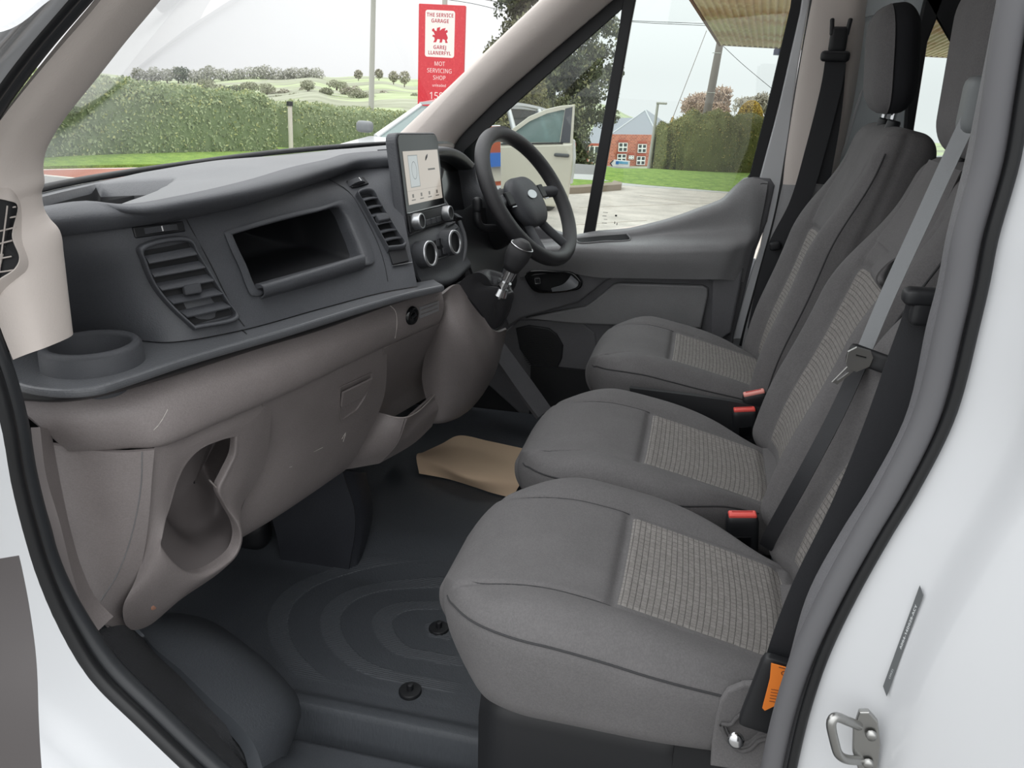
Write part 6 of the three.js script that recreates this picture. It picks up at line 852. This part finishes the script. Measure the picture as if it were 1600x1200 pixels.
{ // brick house
  const D = 62, t = thing('brick_house', 'red brick house with grey hipped slate roof beyond the lawn', 'house'), P = (x, y, d = D) => far(x, y, d);
  const wallOf = (a, b, bh, m, name) => { const p = a.clone(), q = b.clone(), u = q.clone().sub(p); mesh(name, panel([[p, q], [p.clone().addScaledVector(UPG, bh), q.clone().addScaledVector(UPG, bh)]], { nu: 6, nv: 4, t: 0.2 }), m, t); };
  const brickTex = dataTex(128, 128, (i, j) => { const r = Math.floor(j / 16), mo = (j % 16 < 2) || ((i + (r % 2) * 16) % 32 < 2); const n = hash(Math.floor((i + (r % 2) * 16) / 32), r, 9); return mo ? [196, 178, 164] : [188 + 34 * (n - 0.5), 104 + 26 * (n - 0.5), 80 + 20 * (n - 0.5)]; }, true), bm = mat(new THREE.Color(1, 1, 1), 0.9, { map: rep(brickTex, 1.1) });
  const bl = P(944, 272), br = P(1028, 272, D + 1), bh = 2.95; wallOf(bl, br, bh, bm, 'front_wall'); const bk = P(1062, 268, D + 5); wallOf(br, bk, bh, bm, 'side_wall'); const wl = P(900, 270, D + 3), wr = P(946, 270, D + 2); wallOf(wl, wr, 2.2, bm, 'wing_wall');
  const apex = P(1008, 172, D + 2.5), ridge2 = P(996, 178, D + 6), e1 = P(950, 213, D - 0.3), e2 = P(1030, 217, D + 0.7), e3 = P(1064, 208, D + 5.5), sl = (a, b, c, d, n) => mesh(n, panel([[a, b], [c, d]], { nu: 8, nv: 8, t: 0.08 }), O.slate, t);
  sl(e1, e2, apex.clone().add(V(-0.02, 0, 0)), apex, 'roof_slope'); sl(e2, e3, apex, apex.clone().add(V(0.1, 0, -0.5)), 'roof_slope'); mesh('roof_slope', panel([[P(908, 230, D + 2.6), P(962, 226, D + 1.5)], [P(936, 184, D + 5), P(990, 184, D + 5)]], { nu: 8, nv: 6, t: 0.08 }), O.slate, t);
  mesh('ridge_flashing', [rod(apex, e2, 0.07, 0.07, 6), rod(apex, e1, 0.05, 0.05, 6)], mat(S(186, 190, 192), 0.6), t);
  mesh('gutter', [rod(e1, e2, 0.06, 0.06, 6), rod(e2, e3, 0.06, 0.06, 6)], M.black, t);
  const n = br.clone().sub(bl).cross(UPG).normalize(); if (n.dot(EYE.clone().sub(bl)) < 0) n.negate(); const u = br.clone().sub(bl).normalize();
  const win = (px, py, w, h) => { const c = onPlane(px, py, bl, n, 0.12), q = basis(u, UPG.clone().addScaledVector(u, -u.dot(UPG)).normalize(), n), f = mesh('window_frame', place(cutZ(rr2(w, h, 0.02, 1), 0, 0.08, 0.005, [-1, 1].flatMap(sx => [-1, 1].map(sy => rr2(w / 2 - 0.09, h / 2 - 0.09, 0.01, 1).map(p => p.add(V(sx * (w / 4), sy * h / 4, 0)))))), c, q), O.winWhite, t); mesh('pane', place(new THREE.BoxGeometry(w - 0.05, h - 0.05, 0.03), c.clone().addScaledVector(n, 0.01), q), O.pane, f); mesh('brick_arch', place(rbox(w + 0.06, 0.16, 0.04, 0.01), c.clone().addScaledVector(UPG, h / 2 + 0.12), q), mat(S(172, 84, 64), 0.9), t); };
  win(973, 230, 0.72, 0.66); win(1003, 232, 0.70, 0.64); win(971, 247, 0.72, 0.6); win(1001, 251, 0.70, 0.64); win(928, 241, 0.8, 1.2); win(986, 246, 0.42, 0.28);
}
{ // direction sign on the lawn edge
  const t = thing('direction_sign', 'small white direction sign with blue panel and black arrow before the brick house', 'sign'), c = far(970, 256, 27), u = V(1, 0, 0), q = QG.clone(); const wpx = 28 * 27 / FOCAL, h = 11 * 27 / FOCAL;
  mesh('board', place(cutZ([V(-wpx / 2 + 0.06, -h / 2, 0), V(wpx / 2, -h / 2, 0), V(wpx / 2, h / 2, 0), V(-wpx / 2 + 0.06, h / 2, 0), V(-wpx / 2 - 0.05, 0, 0)], 0, 0.03, 0.004), c, q), O.winWhite, t); mesh('blue_panel', place(rbox(wpx * 0.6, h * 0.34, 0.01, 0.002), c.clone().add(V(0.06, h * 0.18, 0.034)), q), mat(S(110, 180, 214), 0.5), t); mesh('blue_square', place(rbox(0.1, 0.1, 0.012, 0.002), c.clone().add(V(-0.12, 0.03, 0.034)), q), mat(S(50, 120, 190), 0.5), t); mesh('arrow', place(cutZ([V(-0.05, 0, 0), V(0.04, 0.11, 0), V(0.08, 0.11, 0), V(0.0, 0, 0), V(0.08, -0.11, 0), V(0.04, -0.11, 0)], 0, 0.01, 0), c.clone().add(V(-wpx / 2 - 0.02, 0, 0.033)), q), M.black, t);
  for (const s of [-0.18, 0.2]) mesh('sign_leg', rod(c.clone().add(V(s, -h / 2, 0)), c.clone().add(V(s, -h / 2, 0)).addScaledVector(UPG, -0.35), 0.025), O.galv, t); mesh('lower_plate', place(rbox(0.16, 0.08, 0.02, 0.004), c.clone().add(V(0.02, -h * 0.85, 0.0)), q), mat(S(232, 160, 70), 0.6), t);
}
{ // parked car with its front door open towards the van
  const t = thing('parked_car', 'silver beige car with front door swung open beyond the driver window', 'car'), hinge = far(766, 250, 11.6), hp = toLand(hinge); hp.y = 0; t.position.copy(fromLand(hp.x, 0, hp.z)); t.quaternion.copy(QG.clone().multiply(rotE(0, 76 * Math.PI / 180, 0)));
  const paint = mat(S(188, 184, 170), 0.3, { metalness: 0.25, clearcoat: 0.8, clearcoatRoughness: 0.05 }), silver = mat(S(206, 208, 208), 0.3, { metalness: 0.25, clearcoat: 0.8, clearcoatRoughness: 0.05 }), glassC = mat(S(150, 172, 170), 0.05, { transmission: 0.55, thickness: 0, ior: 1.5 });
  const sp = [[-1.5, 0.45], [-1.52, 0.8], [-1.4, 1.0], [-0.5, 1.14], [3.2, 1.2], [3.3, 0.9], [3.25, 0.42], [2.75, 0.42], [2.7, 0.72], [2.4, 0.86], [2.05, 0.72], [2.0, 0.4], [-0.35, 0.4], [-0.4, 0.72], [-0.75, 0.86], [-1.05, 0.72], [-1.1, 0.42]].map(([x, y]) => V(x, y, 0));
  mesh('body', cutZ(sp, -1.85, 1.83, 0.06), silver, t);
  const A = s => [V(-0.42, 1.13, s < 0 ? -1.72 : -0.10), V(0.45, 1.61, s < 0 ? -1.52 : -0.30)], roof = [V(0.45, 1.62, 0), V(1.2, 1.70, 0), V(2.1, 1.67, 0), V(2.75, 1.60, 0)];
  mesh('roof', panel([roof.map(p => p.clone().setZ(-1.54)), roof.map(p => p.clone().add(V(0, 0.05, -0.92))), roof.map(p => p.clone().setZ(-0.28))], { nu: 20, nv: 12, t: 0.04 }), silver, t);
  mesh('windscreen', panel([[A(-1)[0], A(1)[0]], [A(-1)[1], A(1)[1]]], { nu: 10, nv: 8, t: 0.01 }), glassC, t);
  for (const s of [-1, 1]) { const [a, b] = A(s), z1 = s < 0 ? -1.54 : -0.28, z0 = s < 0 ? -1.76 : -0.06; mesh('pillar', [rod(a, b, 0.05, 0.04, 8), rod(V(0.95, 1.16, z0), V(1.0, 1.67, z1), 0.05, 0.04, 8), rod(V(2.05, 1.18, z0), V(2.1, 1.66, z1), 0.06, 0.05, 8), rod(V(3.0, 1.18, z0), V(2.75, 1.60, z1), 0.06, 0.05, 8)], silver, t); mesh('side_glass', panel([[V(1.0, 1.18, z0), V(2.0, 1.18, z0)], [V(1.05, 1.65, z1), V(2.05, 1.64, z1)]], { nu: 4, nv: 4, t: 0.008 }), mat(S(60, 66, 70), 0.1), t); }
  mesh('cabin_trim', place(softBox(0.3, 0.6, 1.4, 0.08, 6, 6, 6), V(0.9, 1.1, -0.92)), M.black, t);
  mesh('wing_mirror', place(softBox(0.16, 0.17, 0.26, 0.06, 6, 6, 8), V(-0.30, 1.26, -2.02)), mat(S(120, 124, 126), 0.4), t);
  for (const [x, z] of [[-0.73, -0.16], [-0.73, -1.7], [2.38, -0.16], [2.38, -1.7]]) mesh('wheel', place(lathe([[0, 0.1], [0.2, 0.1], [0.24, 0.12], [0.36, 0.11], [0.38, 0.06], [0.38, -0.06], [0.36, -0.11], [0, -0.1]], 28), V(x, 0.38, z), rotE(Math.PI / 2, 0, 0)), M.rubber, t);
  // open door in its own axes: x from the hinge outwards, swung out
  const al = 72 * Math.PI / 180, dq = rotE(0, -al, 0), off = V(0.05, 0, 0.0), D = g => place(g, off, dq);
  const door = mesh('open_door', D(cutZ([[0.0, 0.62], [0.0, 1.08], [0.06, 1.14], [1.16, 1.24], [1.18, 1.0], [1.16, 0.46], [1.06, 0.42], [1.04, 0.34], [0.2, 0.34], [0.05, 0.42]].map(([x, y]) => V(x, y, 0)), -0.06, 0.12, 0.03)), paint, t, 'open beige front door');
  const fo = [[0.04, 1.13], [0.25, 1.36], [0.5, 1.56], [0.75, 1.68], [0.95, 1.735], [1.14, 1.76], [1.16, 1.22], [0.5, 1.17]].map(([x, y]) => V(x, y, 0)), fi = [[0.13, 1.165], [0.3, 1.34], [0.52, 1.51], [0.76, 1.63], [0.97, 1.69], [1.02, 1.69], [0.98, 1.235], [0.5, 1.20]].map(([x, y]) => V(x, y, 0));
  mesh('door_frame', D(cutZ(fo, -0.03, 0.06, 0.01, [fi])), paint, door); mesh('door_glass', D(cutZ(fo.map(p => p.clone().lerp(V(0.7, 1.4, 0), 0.06)), -0.006, 0.008, 0)), glassC, door); mesh('pillar_black', D(cutZ([[1.015, 1.70], [1.115, 1.73], [1.12, 1.245], [0.98, 1.235]].map(([x, y]) => V(x, y, 0)), 0.026, 0.01, 0.002)), mat(S(70, 72, 78), 0.4), door); mesh('window_line', D(rod(V(0.12, 1.163, 0.05), V(1.02, 1.238, 0.05), 0.01)), M.black, door);
  mesh('door_handle', D(place(softBox(0.22, 0.05, 0.05, 0.02, 8, 4, 4), V(1.02, 1.07, 0.075))), mat(S(70, 72, 74), 0.4), door);
  mesh('tail_lamp', place(rbox(0.1, 0.3, 0.1, 0.03), V(3.24, 1.0, -0.1)), mat(S(190, 50, 50), 0.3), t);
}
{ // canopy over the pumps
  const t = thing('pump_canopy', 'weathered cream corrugated underside of the pump canopy', 'canopy'), h = 4.0, a = land(1126.5, 71, h), b = land(1236, 77, h), c = land(1083, 0, h), ux = b.clone().sub(a).normalize(), uz = c.clone().sub(a).normalize(); const W = 9, Dp = 15, nx = 9 * 8 * 4, rows = [[], []];
  const rust = dataTex(256, 256, (i, j) => { const n = fbm(i / 20, j / 40, 101, 5, 0), f = fbm(i / 60, j / 50, 103, 3, 0); const k = Math.max(0, f - 0.5) * 2.2; return [220 + 30 * (n - 0.5) - 24 * k, 200 + 32 * (n - 0.5) - 54 * k, 172 + 34 * (n - 0.5) - 56 * k]; }, true), cm = mat(new THREE.Color(1, 1, 1), 0.8, { map: rep(rust, 0.2) });
  const xs = []; for (let i = 0; i <= W * 6; i++) { const x = i / 6; xs.push([x, 0], [x + 0.045, 0], [x + 0.06, 0.035], [x + 0.145, 0.035], [x + 0.16, 0]); }
  const at = (x, z, y) => a.clone().addScaledVector(ux, x).addScaledVector(uz, z).addScaledVector(UPG, y);
  mesh('corrugated_sheet', panel([xs.map(([x, y]) => at(x, 0.0, y)), xs.map(([x, y]) => at(x, Dp, y))], { nu: xs.length, nv: 2, keep: true, linV: true, t: 0.01 }), cm, t);
  mesh('fascia_board', [place(rbox(0.06, 0.22, Dp, 0.01), at(-0.04, Dp / 2, 0.08), basis(ux.clone().addScaledVector(uz, -ux.dot(uz)).normalize(), UPG, ux.clone().addScaledVector(uz, -ux.dot(uz)).normalize().cross(UPG)))], mat(S(120, 84, 74), 0.9), t);
  mesh('fascia_far', [rod(at(-0.05, -0.03, 0.06), at(W, -0.03, 0.06), 0.07, 0.07, 6)], mat(S(150, 128, 112), 0.9), t);
  mesh('lamp_panel', place(rbox(1.6, 0.05, 0.5, 0.01), at(2.9, 5.0, -0.02), basis(ux, UPG, ux.clone().cross(UPG))), mat(S(220, 214, 180), 0.7), t);
  mesh('roof_deck', panel([[at(-0.1, -0.1, 0.3), at(W, -0.1, 0.3)], [at(-0.1, Dp, 0.3), at(W, Dp, 0.3)]], { nu: 4, nv: 4, t: 0.1 }), O.galv, t);
  mesh('blue_box', place(rbox(0.35, 0.18, 0.3, 0.02), land(1218, 79, 3.95).addScaledVector(UPG, -0.05), QG), mat(S(90, 96, 150), 0.6), t);
  mesh('canopy_post', rod(fromLand(0, 0, 0).add(V(14, -0.3, -12)), fromLand(0, 4.1, 0).add(V(14, -0.3, -12)), 0.12), O.galv, t);
}

{ // garage shop beyond the rear of the van, mirrored in the door mirror
  const t = thing('garage_shop', 'brick garage shop with blue sign, seen only in the door mirror', 'shop'), bm = mat(S(196, 104, 74), 0.9), cm = mat(S(228, 218, 200), 0.8), fx = 7;
  const bx = (n, m, y0, y1, z0, z1, d = 0.2, p = t) => mesh(n, place(new THREE.BoxGeometry(d, y1 - y0, z1 - z0), V(fx - (d - 0.2) / 2, (y0 + y1) / 2, (z0 + z1) / 2)), m, p);
  bx('upper_wall', bm, 0.52, 2.6, -9.5, -2.2); bx('sign_board', mat(S(70, 120, 200), 0.5), 0.36, 0.54, -9.5, -2.2, 0.3); bx('cream_band', cm, 0.16, 0.36, -9.5, -2.2); bx('lower_wall', bm, -1.4, 0.16, -9.5, -2.2, 0.16);
  for (const z of [-4.0, -5.0, -6.0]) { const f = bx('window_frame', O.winWhite, -0.3, 0.1, z - 0.35, z + 0.35, 0.24); for (const a of [-0.17, 0.17]) for (const [y0, y1] of [[-0.27, -0.12], [-0.08, 0.07]]) bx('pane', O.pane, y0, y1, z + a - 0.14, z + a + 0.14, 0.27, f); }
  mesh('flat_roof', place(new THREE.BoxGeometry(5, 0.15, 7.6), V(fx + 2.4, 2.65, -5.85)), O.galv, t);
}
renderer.render(scene, camera);
